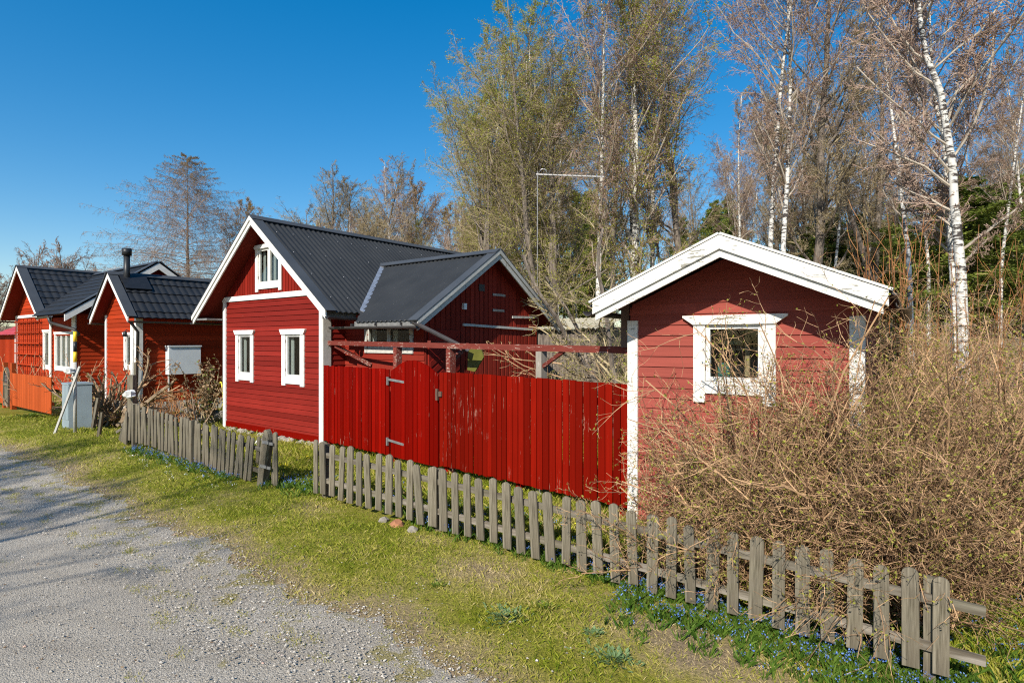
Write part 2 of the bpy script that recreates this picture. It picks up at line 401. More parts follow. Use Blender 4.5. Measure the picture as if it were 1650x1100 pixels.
def dryf(a, b):
    d = np.clip(1-(b-edge(a))/.55, 0, 1)*.75
    for (ca, cb, r, k) in ((.2,-.3,.35,.5),(3.0,-.55,.6,.75),(4.9,-.5,.7,.9),(5.8,-1.0,.7,.8),(2.0,-.25,.25,.6),(-5,-.5,.4,.4),(6.5,-.8,.8,.7)):
        d = np.maximum(d, k*np.exp(-((a-ca)**2+((b-cb)*1.4)**2)/(r*r)))
    return np.maximum(d, sst(b, 5, 9)*.75)
go = np_mesh('grass_ground', np.stack([X, Y, Z], -1), F, M['ground'], extra=[('dry', 'POINT', dryf(a, b).ravel())], smooth=True)
tag(go, kind='structure')
# gravel road
aa = spaced(-60, 60, -14, 9, .08); bb = np.concatenate([-np.linspace(0, 1, 26)**1.3*5.5])
A, T = np.meshgrid(aa, bb); rag = .05*np.sin(A*11+2)+.04*np.sin(A*23)+.035*np.sin(A*41+1)
B = edge(A)+T+rag*(np.abs(T) < .3)
Xr, Yr = xy(A, B); Zr = H(Xr, Yr)+.006-.012*(T == 0)
# rut relief
Zr = Zr+.012*np.sin(T*1.9)*(T < -.2)
I = np.arange(A.size).reshape(A.shape); F = np.stack([I[:-1,:-1], I[:-1,1:], I[1:,1:], I[1:,:-1]], -1).reshape(-1, 4)
ro = np_mesh('gravel_road', np.stack([Xr, Yr, Zr], -1), F, M['gravel'], extra=[('dry', 'POINT', np.clip(1+T/.9, 0, 1).ravel())], smooth=True)
tag(ro, kind='structure')

# loose stones
rng = np.random.default_rng(3)
def pebbles(n, lo, hi, amin, amax, tmin, tmax):
    a = rng.uniform(amin, amax, n); t = rng.uniform(tmin, tmax, n); b = edge(a)+t
    x, y = xy(a, b); d = np.hypot(x, y); keep = (y > 2.2) & (np.abs(x/y) < 1.05) & (rng.random(n) < np.clip((5/d)**1.2, 0, 1))
    x, y = x[keep], y[keep]; return x, y, rng.uniform(lo, hi, keep.sum())*rng.uniform(.5, 1, keep.sum())
pp = [pebbles(70000, .003, .009, -10, 6.5, -5.4, .12), pebbles(5000, .007, .016, -10, 6.5, -5.4, .05), pebbles(10000, .004, .014, -8, 6.5, -.9, .1), pebbles(350, .006, .016, -8, 6.5, .05, .8)]
x, y, s = [np.concatenate(q) for q in zip(*pp)]
O = np.array([[1,0,0],[0,1,0],[-1,0,0],[0,-1,0],[0,0,.6],[0,0,-.6]])
V = O[None]*rng.uniform(.6, 1.35, (len(x), 6, 1)); th = rng.uniform(0, 2*PI, len(x)); c, sn = np.cos(th), np.sin(th)
Vx = V[...,0]*c[:,None]-V[...,1]*sn[:,None]; Vy = V[...,0]*sn[:,None]+V[...,1]*c[:,None]
V = np.stack([Vx*s[:,None]+x[:,None], Vy*s[:,None]+y[:,None], V[...,2]*s[:,None]+(H(x, y)+.008+s*.2)[:,None]], -1)
Fo = np.array([[0,1,4],[1,2,4],[2,3,4],[3,0,4],[1,0,5],[2,1,5],[3,2,5],[0,3,5]])
F = (np.arange(len(x))[:,None,None]*6+Fo[None]).reshape(-1, 3)
rr = np.repeat(rng.random(len(x)), 8)
tag(np_mesh('gravel_stones', V, F, M['pebble'], rnd=rr), kind='stuff')

# ---------------------------------------------------------------- grass blades
def blades(name, a, b, h, wd, m, dry=None, lean=.5, kind='stuff', parent=None):
    x, y = xy(a, b); n = len(x); z = H(x, y)-.004
    th = rng.uniform(0, 2*PI, n); la = rng.uniform(0, 2*PI, n); ln = rng.uniform(.1, lean, n)*h
    dx, dy = np.cos(th)*wd/2, np.sin(th)*wd/2; tx, ty = np.cos(la)*ln, np.sin(la)*ln
    V = np.stack([np.stack([x-dx, y-dy, z], -1), np.stack([x+dx, y+dy, z], -1),
                  np.stack([x+dx*.7+tx*.4, y+dy*.7+ty*.4, z+h*.6], -1), np.stack([x+tx, y+ty, z+h], -1)], 1)
    # two triangles as one quad keeps the mesh small
    F = np.arange(4*n).reshape(n, 4)
    o = np_mesh(name, V, F, m, parent, rnd=rng.random(n), extra=[('dry', 'FACE', dry if dry is not None else np.zeros(n))])
    return tag(o, kind=kind)
def field(n, amin, amax, bmin, bmax, far=6.0):
    a = rng.uniform(amin, amax, n); b = rng.uniform(bmin, bmax, n); x, y = xy(a, b); d = np.hypot(x, y)
    k = (y > 2) & (np.abs(x/y) < 1.0) & (rng.random(n) < np.clip((far/d)**1.6, 0, 1)); return a[k], b[k]
def patch(x, y, f, s=0):
    return (np.sin(x*f+s)+np.sin(y*f*1.3+s*2)+np.sin((x+y)*f*.7+s)+np.sin((x-y)*f*1.9+s*3))/4
a, b = field(330000, -14, 8, -2.4, 2.2)
k = (b > edge(a)+rng.normal(0, .10, len(a))); a, b = a[k], b[k]; dr = np.clip(dryf(a, b)+.08+patch(a, b, 4)*.35+patch(a, b, 17, 3)*.30+patch(a, b, 9, 7)*.18+rng.normal(0, .15, len(a)), 0, 1)
k = rng.random(len(a)) < 1-.55*(dr > .7); a, b, dr = a[k], b[k], dr[k]
hh = rng.uniform(.012, .045, len(a))*(1+.5*patch(a, b, 3, 2))*np.where(b > .3, 1.8, 1)
dist = np.hypot(*xy(a, b)); blades('verge_grass', a, b, hh, rng.uniform(.003, .006, len(a))*np.clip(dist/5, 1, 3), M['blade'], dr, 1.4)
# moss and weed tufts lying on the gravel near its edge
a = rng.uniform(-8, 6.5, 260); t = -np.abs(rng.normal(0, .55, 260)); ca, cb = a, edge(a)+t
a = np.repeat(ca, 60)+rng.normal(0, .055, 260*60); b = np.repeat(cb, 60)+rng.normal(0, .03, 260*60)
blades('road_weeds', a, b, rng.uniform(.006, .022, len(a)), rng.uniform(.003, .005, len(a)), M['blade'], rng.uniform(.2, .8, len(a)), 1.6)
# taller garden grass behind the fences
a, b = field(120000, -9, 9, .3, 6.5, 7); k = (patch(a, b, 2.1, 1) > -.35); a, b = a[k], b[k]
blades('garden_grass', a, b, rng.uniform(.04, .13, len(a)), rng.uniform(.006, .011, len(a)), M['blade'], np.clip(.15+.5*patch(a, b, 3, 5)+rng.normal(0, .1, len(a)), 0, .8), .9)
# squill: strap leaves and blue stars, in drifts along the fence and thick at the right end
def squill(name, spots, lab_h=(.05,.115), nl=6, flowers=.34, white=False):
    ca = np.array([s_[0] for s_ in spots]); cb = np.array([s_[1] for s_ in spots])
    a = np.repeat(ca, nl)+rng.normal(0, .02, len(ca)*nl); b = np.repeat(cb, nl)+rng.normal(0, .02, len(ca)*nl)
    blades(name+'_leaves', a, b, rng.uniform(lab_h[0], lab_h[1], len(a)), rng.uniform(.009, .015, len(a)), M['strap'], None, 1.1)
    k = rng.random(len(ca)) < flowers; fa, fb = ca[k], cb[k]
    x, y = xy(fa, fb); C = np.stack([x, y, H(x, y)+rng.uniform(.6, 1.1, len(x))*lab_h[1]], -1)
    C = np.repeat(C, 8, 0)+rng.normal(0, .014, (len(C)*8, 3)); V, F = leaf_arrays(C, .012, rng)
    tag(np_mesh(name+'_flowers', V, F, M['flower_white'] if white else M['flower_blue'], rnd=rng.random(len(F))), kind='stuff')
sp = []
for _ in range(1400):
    a_ = rng.uniform(1.5, 6.6); b_ = rng.normal(.12, .08)
    if rng.random() < .35+.65*(a_ > 3.3): sp.append((a_, b_))
for _ in range(430): sp.append((rng.uniform(4.2, 7.2), -.13-abs(rng.normal(0, .22))))
for _ in range(2600): sp.append((rng.uniform(5.2, 9.5), rng.uniform(-.2, 3.2)))
for _ in range(350): sp.append((rng.uniform(.4, 5), rng.uniform(.15, 1.1)))
for _ in range(160): sp.append((rng.uniform(-1.4, -.2), rng.normal(.25, .18)))
squill('squill', sp)
sp = [(rng.uniform(-5.2, -2.0), rng.normal(-.02, .10)) for _ in range(260)]
squill('fence_squill', sp, (.04, .09), 5, .5)
sp = [(rng.uniform(-5.0, -1.6), -.15-abs(rng.normal(0, .18))) for _ in range(60)]
squill('anemone', sp, (.02, .05), 3, .6, True)
sp = [(rng.uniform(-5, 3.5), rng.uniform(.3, 1.8)) for _ in range(60)]
ca = np.array([s_[0] for s_ in sp]); cb = np.array([s_[1] for s_ in sp]); x, y = xy(ca, cb)
C = np.repeat(np.stack([x, y, H(x, y)+.06], -1), 5, 0)+rng.normal(0, .01, (300, 3)); V, F = leaf_arrays(C, .02, rng)
tag(np_mesh('yellow_flowers', V, F, M['flower_yellow'], rnd=rng.random(len(F))), kind='stuff')
# leafy ground plants on the verge
def clump(px, py, Y, r, n, m, label, size=.05, h=.05):
    x0, y0 = P(px, Y); z0 = Hs(x0, y0)
    C = np.zeros((n, 3)); rr = np.abs(rng.normal(0, r/2, n)); t = rng.uniform(0, 2*PI, n)
    x = rr*np.cos(t); y = rr*np.sin(t); z = H(x0+x, y0+y)-z0
    V = []; L = size*rng.uniform(.7, 1.4, n); az = t+rng.normal(0, .6, n); up = rng.uniform(.25, 1.1, n)
    d = np.stack([np.cos(az)*np.cos(up), np.sin(az)*np.cos(up), np.sin(up)], -1); s_ = np.stack([-np.sin(az), np.cos(az), 0*az], -1)
    Pb = np.stack([x, y, z], -1); mid = Pb+d*L[:,None]*.55; tip = Pb+d*L[:,None]; tip[:,2] -= L*.15
    V = np.stack([Pb, mid+s_*(L*.2)[:,None], tip, mid-s_*(L*.2)[:,None]], 1)
    o = np_mesh('leafy_plant', V, np.arange(4*n).reshape(n, 4), m, rnd=rng.random(n)); o.location = (x0, y0, z0)
    return tag(o, label, 'plant')
clump(815, 970, 4.57, .18, 160, M['poppy'], 'grey-green leafy weed on the verge, left one below the middle fence pickets', .05)
clump(990, 1030, 4.05, .20, 170, M['poppy'], 'large grey-green leafy clump on the verge near the bottom edge', .05)
clump(878, 948, 4.75, .12, 90, M['leaf_green'], 'small bright green leaf rosette just below the picket fence', .04)
clump(958, 992, 4.35, .08, 60, M['poppy'], 'small grey-green sprout on the bare soil right of the rosette', .045)
clump(705, 930, 5.1, .10, 60, M['leaf_green'], 'flat green weed patch on the verge above the gravel edge', .035)
clump(48, 672, 15.3, .30, 120, M['leaf_green'], 'bright green plant at the foot of the orange fence', .16)
# ---------------------------------------------------------------- building helpers
def spans(lo, hi, ops, z):
    seg = [(lo, hi)]
    for (a, b, c, d) in ops:
        if c < z < d:
            seg = [q for (u, v) in seg for q in ((u, min(v, a)), (max(u, b), v)) if q[1]-q[0] > .01]
    return seg
def clap(mb, F, z0, z1, lo, hi, ops=(), bh=.115, d=.024):
    z = z0
    while z < z1-.01:
        zt = min(z+bh, z1); zm = (z+zt)/2; r = random.random(); jit = random.uniform(-.001, .001)
        l0, l1, h0, h1 = lo(z), lo(zt), hi(z), hi(zt)
        for (u, v) in spans(lo(zm), hi(zm), ops, zm):
            ub, ut = (l0, l1) if abs(u-lo(zm)) < 1e-6 else (u, u)
            vb, vt = (h0, h1) if abs(v-hi(zm)) < 1e-6 else (v, v)
            mb.hexa([F(ub,0,z),F(vb,0,z),F(vb,d+jit,z),F(ub,d+jit,z),F(ut,0,zt),F(vt,0,zt),F(vt,.007,zt),F(ut,.007,zt)], r)
        z += bh
def vboards(mb, F, s0, s1, zlo, zhi, ops=(), bw=.10, d0=.016, d1=.03, rnd=.5):
    s = s0; k = 0
    while s < s1-.005:
        e_ = min(s+bw, s1); sm = (s+e_)/2; r = random.random(); dd = d1 if k % 2 else d0
        cuts = [(zlo(sm), zhi(sm))]
        for (a, b, c, d) in ops:
            if a < sm < b: cuts = [q for (u, v) in cuts for q in ((u, min(v, c)), (max(u, d), v)) if q[1]-q[0] > .01]
        for (u, v) in cuts:
            top = [zhi(s)-0, zhi(e_)] if abs(v-zhi(sm)) < 1e-6 else [v, v]
            mb.hexa([F(s,0,u),F(e_,0,u),F(e_,dd,u),F(s,dd,u),F(s,0,top[0]),F(e_,0,top[1]),F(e_,dd,top[1]),F(s,dd,top[0])], r)
        s += bw*(1 if k % 2 == 0 else .35); k += 1
def window(par, F, s0, s1, z0, z1, sashes=1, cap=.05, legs=.03, cw=.11, wm='white', head='flare', curtains=True, mull=.05, proud=.045, room=True, bars=0):
    """outer size of the casing; casing > sash, pane, curtain"""
    mb = MB(); zt = z1-cw*.8
    if head == 'flare': mb.prism(F, [(s0-cap,z1),(s0-cap,z1-.02),(s0,zt),(s1,zt),(s1+cap,z1-.02),(s1+cap,z1)], 0, proud+.02)
    else: mb.box(F, s0-cap, s1+cap, 0, proud+.02, zt, z1)
    mb.box(F, s0, s0+cw, 0, proud, z0-legs, zt-.001); mb.box(F, s1-cw, s1, 0, proud, z0-legs, zt-.001)
    mb.box(F, s0+cw+.001, s1-cw-.001, 0, proud-.006, z0, z0+cw*1.05)
    # opening
    a0, a1, b0, b1 = s0+cw, s1-cw, z0+cw*1.05, zt
    fr = mb.build('window', M[wm], par)
    sb = MB(); t = .045
    n = sashes; wdt = (a1-a0)/n
    for i in range(n):
        u0, u1 = a0+i*wdt+.003, a0+(i+1)*wdt-.003
        q = MB(); q.box(F, u0, u0+t, -.03, .02, b0+.004, b1-.004); q.box(F, u1-t, u1, -.03, .02, b0+.004, b1-.004)
        q.box(F, u0+t, u1-t, -.03, .018, b0+.004, b0+.004+t); q.box(F, u0+t, u1-t, -.03, .018, b1-t-.004, b1-.004)
        for k in range(bars): zz = b0+(b1-b0)*(k+1)/(bars+1); q.box(F, u0+t, u1-t, -.025, .012, zz-.012, zz+.012)
        q.build('sash', M[wm], fr)
        if n == 1 or i == 0:
            h = MB()
            for zz in (b0+.15, b1-.15): h.box(F, u0-.012, u0+.006, .02, .032, zz-.03, zz+.03)
            h.build('hinge', M['rust'], fr)
        g = MB(); g.box(F, u0+t-.005, u1-t+.005, -.012, -.008, b0+t, b1-t); g.build('pane', M['glass'], fr)
        if curtains:
            c = MB(); zc0, zc1 = b0+.01, b1
            for (c0, c1) in ((u0+t*.5, u0+t+(wdt-2*t)*.16), (u1-t-(wdt-2*t)*.14, u1-t*.5)):
                m_ = 9
                for k in range(m_):
                    x0 = c0+(c1-c0)*k/m_; x1 = c0+(c1-c0)*(k+1)/m_; da, db = (-.10, -.075) if k % 2 else (-.075, -.10)
                    c.hexa([F(x0,da-.004,zc0),F(x1,db-.004,zc0),F(x1,db,zc0),F(x0,da,zc0),F(x0,da-.004,zc1),F(x1,db-.004,zc1),F(x1,db,zc1),F(x0,da,zc1)])
            c.build('curtain', M['curtain'], fr)
    # lining and box behind, near-black to stand in for the room's shade
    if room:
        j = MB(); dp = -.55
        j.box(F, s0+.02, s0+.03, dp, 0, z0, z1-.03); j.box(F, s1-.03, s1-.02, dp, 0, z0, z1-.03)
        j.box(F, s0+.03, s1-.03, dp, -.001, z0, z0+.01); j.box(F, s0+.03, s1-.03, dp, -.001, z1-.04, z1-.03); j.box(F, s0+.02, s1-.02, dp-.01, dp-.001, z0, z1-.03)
        j.build('room_shadow_box', M['dark_room'], fr).name = 'dark_room_box'
    return fr, (a0, a1, b0, b1)
def strip_roof(name, par, m, T, v0, v1, w0, w1, mode='corr', pitch=.13, amp=.011, step=.36, nrm=(0,0,1), cols=None):
    """T(v, w) -> point on the roof plane; waves run down the slope"""
    nrm = np.array(nrm); nv = max(2, int((v1-v0)/pitch*(6 if mode != 'flat' else 2)))
    vs = np.linspace(v0, v1, nv+1); V = []; F = []
    for i, v in enumerate(vs):
        a_, b_ = w0(v), w1(v); b_ = max(b_, a_+.002)
        if mode == 'tile':
            rows = []; k = 0; W = 6.2
            nst = int(W/step)+1
            for r in range(nst):
                for q in (0, .5, .999): rows.append((r+q)*step)
            rows = [min(max(x, a_), b_) for x in rows]
            hs_ = [(.028*(q/.999)) for r in range(nst) for q in (0, .5, .999)]
            ph = (v/pitch) % 1.0; wv = .5-.5*math.cos(2*PI*ph); wv = wv**.6
            V += [np.array(T(v, x))+nrm*(amp*2*wv+h) for x, h in zip(rows, hs_)]; nr = len(rows)
        else:
            wv = math.sin(2*PI*v/pitch)*amp
            V += [np.array(T(v, a_))+nrm*wv, np.array(T(v, b_))+nrm*wv]; nr = 2
    I = np.arange(len(V)).reshape(-1, nr)
    F = np.stack([I[:-1,:-1], I[:-1,1:], I[1:,1:], I[1:,:-1]], -1).reshape(-1, 4)
    o = np_mesh(name, np.array(V), F, m, par, smooth=(mode == 'corr'))
    return o
def slab(mb, T, v0, v1, w0, w1, nrm, t0, t1, n=1):
    nrm = Vector(nrm)
    for i in range(n):
        a, b = v0+(v1-v0)*i/n, v0+(v1-v0)*(i+1)/n; q = []
        for t in (t1, t0): q += [Vector(T(a, w0(a)))+nrm*t, Vector(T(b, w0(b)))+nrm*t, Vector(T(b, w1(b)))+nrm*t, Vector(T(a, w1(a)))+nrm*t]
        mb.hexa(q, .5)
def rake(mb, F, s0, z0, s1, z1, d0, d1, h):
    if s0 > s1: s0, z0, s1, z1 = s1, z1, s0, z0
    mb.quad4(F, [(s0,z0-h),(s1,z1-h),(s1,z1),(s0,z0)], d0, d1)

# ---------------------------------------------------------------- the main cottage
UA = math.atan2(-.608, .794)
house = thing('red_cottage', (-5.69, 12.48, 0), UA, 'dark red timber cottage with a black corrugated metal roof in the centre', 'house')
AP, SL = 4.80, .77; nR = Vector((SL, 0, 1)).normalized(); nL = Vector((-SL, 0, 1)).normalized()
EZ, ES, EC = 3.95, .655, 2.75
FF = Fr((0,.45,0), (1,0,0), (0,-1,0)); hw = 2.03
gz = lambda s: AP-.10-SL*abs(s)
ops = [(-1.42,-.68,1.24,2.28), (.57,1.36,1.24,2.28)]
mb = MB(); clap(mb, FF, .10, 3.06, lambda z: -hw, lambda z: hw, ops, .111); mb.build('wall', M['red_main'], house, 'horizontal dark red weatherboards of the front')
mb = MB(); mb.box(FF, -hw, hw, 0, .034, .03, .155); mb.build('plinth_board', M['red_fence'], house)
mb = MB(); vboards(mb, FF, -hw, hw, lambda s: 3.10, lambda s: max(gz(s), 3.11), [(-.48,.46,3.25,4.2)], .085, .012, .022); mb.build('gable_wall', M['red_gable'], house)
mb = MB(); mb.box(FF, -hw-.05, hw+.02, .026, .052, 3.04, 3.155); mb.build('trim_board', M['white'], house)
mb = MB(); mb.box(FF, -hw-.03, -hw+.10, .0, .045, .0, 3.10); mb.box(FF, hw-.10, hw+.03, .0, .045, -.06, 2.98); mb.build('corner_board', M['white'], house)
SW = Fr((hw,0,0), (0,1,0), (1,0,0))
mb = MB(); mb.box(SW, .42, .60, .0, .034, 0, 2.98); mb.build('corner_board', M['white_grey'], house)
mb = MB(); clap(mb, SW, .05, 3.1, lambda z: .45, lambda z: 7.3, (), .111); mb.build('wall', M['red_main'], house)
SWL = Fr((-hw,0,0), (0,1,0), (-1,0,0))
mb = MB(); clap(mb, SWL, .05, 3.1, lambda z: .45, lambda z: 7.3, (), .111)
BW = Fr((0,7.3,0), (1,0,0), (0,1,0)); vboards(mb, BW, -hw, hw, lambda s: .05, gz, (), .12); mb.build('wall', M['red_main'], house)
window(house, FF, -1.45, -.65, 1.18, 2.35, 1, .06, .04, .13)
window(house, FF, .545, 1.39, 1.18, 2.35, 1, .06, .04, .14)
window(house, FF, -.55, .53, 3.27, 4.27, 2, .05, .06, .11)
# roof planes
TR = lambda v, w: (w, v, AP-SL*w); TL = lambda v, w: (-w, v, AP-SL*w)
val = lambda v: min(2.76, 1.10+.857*abs(v-EC)) if abs(v-EC) < 2.4 else 2.76
strip_roof('roof', house, M['roof_main'], TR, .16, 7.7, lambda v: .04, lambda v: val(v)+.03, nrm=nR, pitch=.13, amp=.015)
strip_roof('roof', house, M['roof_main'], TL, .16, 7.7, lambda v: .04, lambda v: 2.78, nrm=nL, pitch=.13, amp=.015)
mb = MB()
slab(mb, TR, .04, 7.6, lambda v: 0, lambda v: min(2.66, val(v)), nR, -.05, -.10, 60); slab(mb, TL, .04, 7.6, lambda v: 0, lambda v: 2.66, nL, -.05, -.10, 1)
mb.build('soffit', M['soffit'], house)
mb = MB(); BF = Fr((0,0,0), (1,0,0), (0,-1,0))
for sg in (1, -1):
    rake(mb, BF, 0, AP-.03, sg*2.74, AP-.03-SL*2.74, -.03, .0, .15); rake(mb, BF, 0, AP+.02, sg*2.76, AP+.02-SL*2.76, .001, .028, .095)
mb.build('bargeboard', M['white'], house)
mb = MB()   # verge flashing and ridge cap
for sg, n_, T_ in ((1, nR, TR), (-1, nL, TL)): slab(mb, T_, -.035, .20, lambda v: 0, lambda v: 2.79, n_, .034, .018)
for sg, n_, T_ in ((1, nR, TR), (-1, nL, TL)): slab(mb, T_, -.035, 7.72, lambda v: 0, lambda v: .13, n_, .05, .034)
mb.build('roof_flashing', M['roof_cap'], house)
mb = MB(); mb.box(SW, .03, .88, .52, .56, 2.62, 2.745); mb.box(SW, .03, .80, .565, .58, 2.52, 2.62)
mb.build('fascia', M['grey_board'], house)
mb = MB(); mb.box(Fr((-2.62,0,0),(0,1,0),(-1,0,0)), .03, 7.5, 0, .03, 2.60, 2.72); mb.box(BF, -2.62, -2.05, -.40, -.02, 2.60, 2.64); mb.build('fascia', M['grey_board'], house)
mb = MB(); mb.gutter((2.82,-.03,2.56), (2.80,.92,2.55)); mb.gutter((-2.80,-.02,2.56), (-2.80,7.5,2.52)); mb.build('gutter', M['gutter'], house)
sv = []
mb = MB()
for w_ in (.45, 1.1, 1.75, 2.4):
    for k in range(20):
        v_ = .35+k*.39
        if w_ < val(v_)-.1: c_ = Vector(TR(v_, w_))+nR*.012; mb.tube([c_, c_+nR*.012], .008, 5)
mb.build('roof_screws', M['steel'], house)['kind'] = 'stuff'
# side wing with its own gable toward the camera's right
XG = 4.40; XR = 4.74; RW = lambda v, w: (v, EC-w, EZ-ES*w); RWb = lambda v, w: (v, EC+w, EZ-ES*w)
nF = Vector((0, -ES, 1)).normalized(); nB = Vector((0, ES, 1)).normalized()
wv = lambda v: min(2.28, max(.05, (v-1.08)/.857))
strip_roof('roof', house, M['roof_main'], RW, 1.10, XR-.14, lambda v: .03, lambda v: wv(v), nrm=nF, pitch=.13, amp=.014)
strip_roof('roof', house, M['roof_main'], RWb, 1.10, XR-.14, lambda v: .03, lambda v: wv(v), nrm=nB, pitch=.13, amp=.014)
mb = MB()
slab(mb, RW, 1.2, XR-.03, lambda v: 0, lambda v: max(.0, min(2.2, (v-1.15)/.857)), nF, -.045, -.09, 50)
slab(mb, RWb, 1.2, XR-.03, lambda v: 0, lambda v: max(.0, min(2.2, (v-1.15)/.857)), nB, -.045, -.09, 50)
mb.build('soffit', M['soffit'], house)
mb = MB()
for T_, n_ in ((RW, nF), (RWb, nB)):
    slab(mb, T_, XR-.20, XR+.03, lambda v: 0, lambda v: 2.31, n_, .034, .018); slab(mb, T_, 1.02, XR+.03, lambda v: 0, lambda v: .14, n_, .05, .035)
mb.build('roof_flashing', M['roof_cap'], house)
mb = MB()   # valley flashing
pts = []
for w in np.linspace(0, 1.95, 8): pts.append((1.10+.857*w, EC-w))
for (x0, y0), (x1, y1) in zip(pts[:-1], pts[1:]):
    z0 = AP-SL*x0; z1 = AP-SL*x1
    mb.hexa([(x0-.05,y0,z0+.045),(x1-.05,y1,z1+.045),(x1+.10,y1,z1+.002-.02),(x0+.10,y0,z0+.002-.02),(x0-.05,y0,z0+.05),(x1-.05,y1,z1+.05),(x1+.10,y1,z1+.004),(x0+.10,y0,z0+.004)])
mb.build('valley_flashing', M['steel'], house)
GF = Fr((XR,EC,0), (0,1,0), (1,0,0))
mb = MB()
for sg in (1, -1):
    rake(mb, GF, 0, EZ-.02, sg*2.27, EZ-.02-ES*2.27, -.03, 0, .16); rake(mb, GF, 0, EZ+.02, sg*2.29, EZ+.02-ES*2.29, .001, .026, .085)
mb.build('bargeboard', M['white_grey'], house)
GW = Fr((XG,0,0), (0,1,0), (1,0,0)); egz = lambda y: EZ-.08-ES*abs(y-EC)
mb = MB(); vboards(mb, GW, .97, 4.53, lambda s: .05, egz, (), .105, .016, .03); mb.build('wall', M['red_side'], house, 'vertical boards of the wing gable')
EW = Fr((0,.97,0), (1,0,0), (0,-1,0))
mb = MB(); clap(mb, EW, .05, 2.72, lambda z: hw, lambda z: XG, [(2.8,4.0,1.93,2.56)], .12); mb.build('wall', M['red_side'], house)
mb = MB(); vboards(mb, Fr((0,4.53,0),(1,0,0),(0,1,0)), hw, XG, lambda s: .05, lambda s: 2.7, (), .12); mb.build('wall', M['red_side'], house)
window(house, EW, 2.71, 4.12, 1.86, 2.62, 2, .0, .0, .07, 'white_grey', 'flat', True)
mb = MB(); mb.box(EW, 2.55, 4.2, 0.03, .10, 1.42, 1.68); mb.build('sill_board', M['red_side'], house)
mb = MB(); mb.box(Fr((0,EC-2.22,0),(1,0,0),(0,-1,0)), 2.95, XR, 0, .03, 2.36, 2.47); mb.build('fascia', M['grey_board'], house)
mb = MB(); mb.gutter((2.30,EC-2.33,2.38), (4.80,EC-2.33,2.36)); mb.gutter((2.3,EC+2.33,2.38), (4.8,EC+2.33,2.36))
for x in (2.9, 3.6, 4.3): mb.box(ID, x, x+.02, -(EC-2.30), -(EC-2.22), 2.38, 2.43)
mb.build('gutter', M['gutter'], house)
mb = MB(); mb.gutter((4.72,EC-2.34,2.44), (5.98,EC-2.36,1.98), .06); mb.build('loose_gutter', M['gutter'], house, 'gutter length hanging down past the wing corner')
mb = MB()
for y, z, l in ((2.9,3.05,.42), (2.9,2.72,.38)): mb.box(GW, y, y+l, .031, .045, z, z+.05)
mb.build('hatch_hinge', M['iron'], house)
mb = MB(); mb.beam(GW(1.95,.06,2.42), GW(4.3,.06,2.36), .03, .05); mb.beam(GW(3.55,.06,2.62), GW(4.45,.06,2.64), .03, .05); mb.build('white_rail', M['white_grey'], house)
mb = MB(); mb.box(GW, 1.95, 2.03, .03, .09, 2.72, 2.84); mb.build('outdoor_lamp', M['white'], house)
mb = MB(); mb.box(GW, 2.45, 2.62, .03, .05, 3.12, 3.26); mb.build('vent', M['black'], house)
mb = MB(); mb.box(GW, 1.02, 1.86, .03, .06, .08, 2.30)
for k in range(12):
    z = .15+k*.18; mb.quad4(GW, [(1.04,z),(1.84,z+.5),(1.84,z+.62),(1.04,z+.12)], .061, .072) if z+.62 < 2.3 else None
mb.build('door', M['red_main'], house)
mb = MB()
for k in range(26): x = random.uniform(-2, 2); mb.tube([(x,.35,-.08), (x+.1,.5,.03)], [random.uniform(.05,.11), .05], 6)
mb.build('foundation_stones', M['stone'], house)

# ---------------------------------------------------------------- the shed
SA = math.atan2(-.572, .82)
shed = thing('garden_shed', (1.41, 6.79, 0), SA, 'small faded red shed with white bargeboards and a square window behind the bare hedge', 'shed')
W = 2.33; SZ, SS, c0 = 3.143, .44, 1.165
FS = Fr((0,0,0), (1,0,0), (0,-1,0)); sgz = lambda s: SZ-.14-SS*abs(s-c0)
def slo(z): return max(0, c0-(SZ-.12-z)/SS) if z > 2.3 else 0
def shi(z): return min(W, c0+(SZ-.12-z)/SS) if z > 2.3 else W
mb = MB(); clap(mb, FS, .02, 2.98, slo, shi, [(.82,1.50,1.70,2.28)], .119, .022); mb.build('wall', M['red_shed'], shed)
mb = MB(); Ls = Fr((0,0,0),(0,1,0),(-1,0,0)); Rs = Fr((W,0,0),(0,1,0),(1,0,0)); DP = 2.9
clap(mb, Ls, .02, 2.5, lambda z: 0, lambda z: DP, (), .119); clap(mb, Rs, .02, 2.5, lambda z: 0, lambda z: DP, (), .119)
vboards(mb, Fr((0,DP,0),(1,0,0),(0,1,0)), 0, W, lambda s: .02, sgz, (), .12); mb.build('wall', M['red_shed'], shed)
mb = MB(); mb.box(FS, -.03, .095, 0, .042, -.03, 2.335); mb.box(FS, W-.095, W+.03, 0, .042, -.03, 2.335)
mb.box(Ls, -.04, .09, 0, .03, -.02, 2.335); mb.box(Rs, -.04, .09, 0, .03, -.02, 2.335); mb.build('corner_board', M['white_worn'], shed)
mb = MB(); mb.box(Ls, .02, .12, .035, .14, 2.02, 2.52); mb.build('bracket', M['rust'], shed)
wn, (a0, a1, b0, b1) = window(shed, FS, .747, 1.585, 1.53, 2.376, 1, .115, .10, .125, 'white_worn', 'flare', False)
mb = MB()
mb.box(FS, 1.19, 1.24, -.42, -.38, 1.7, 2.3); mb.box(FS, .8, 1.55, -.44, -.40, 1.99, 2.02)
mb.build('shelf_frame', M['wood_pale'], wn)
mb = MB(); mb.box(FS, .9, 1.15, -.46, -.42, 2.06, 2.10); mb.box(FS, .9, 1.12, -.47, -.43, 2.12, 2.13); mb.box(FS, .92, 1.05, -.4, -.3, 1.7, 1.85); mb.build('stored_box', M['teal'], wn)
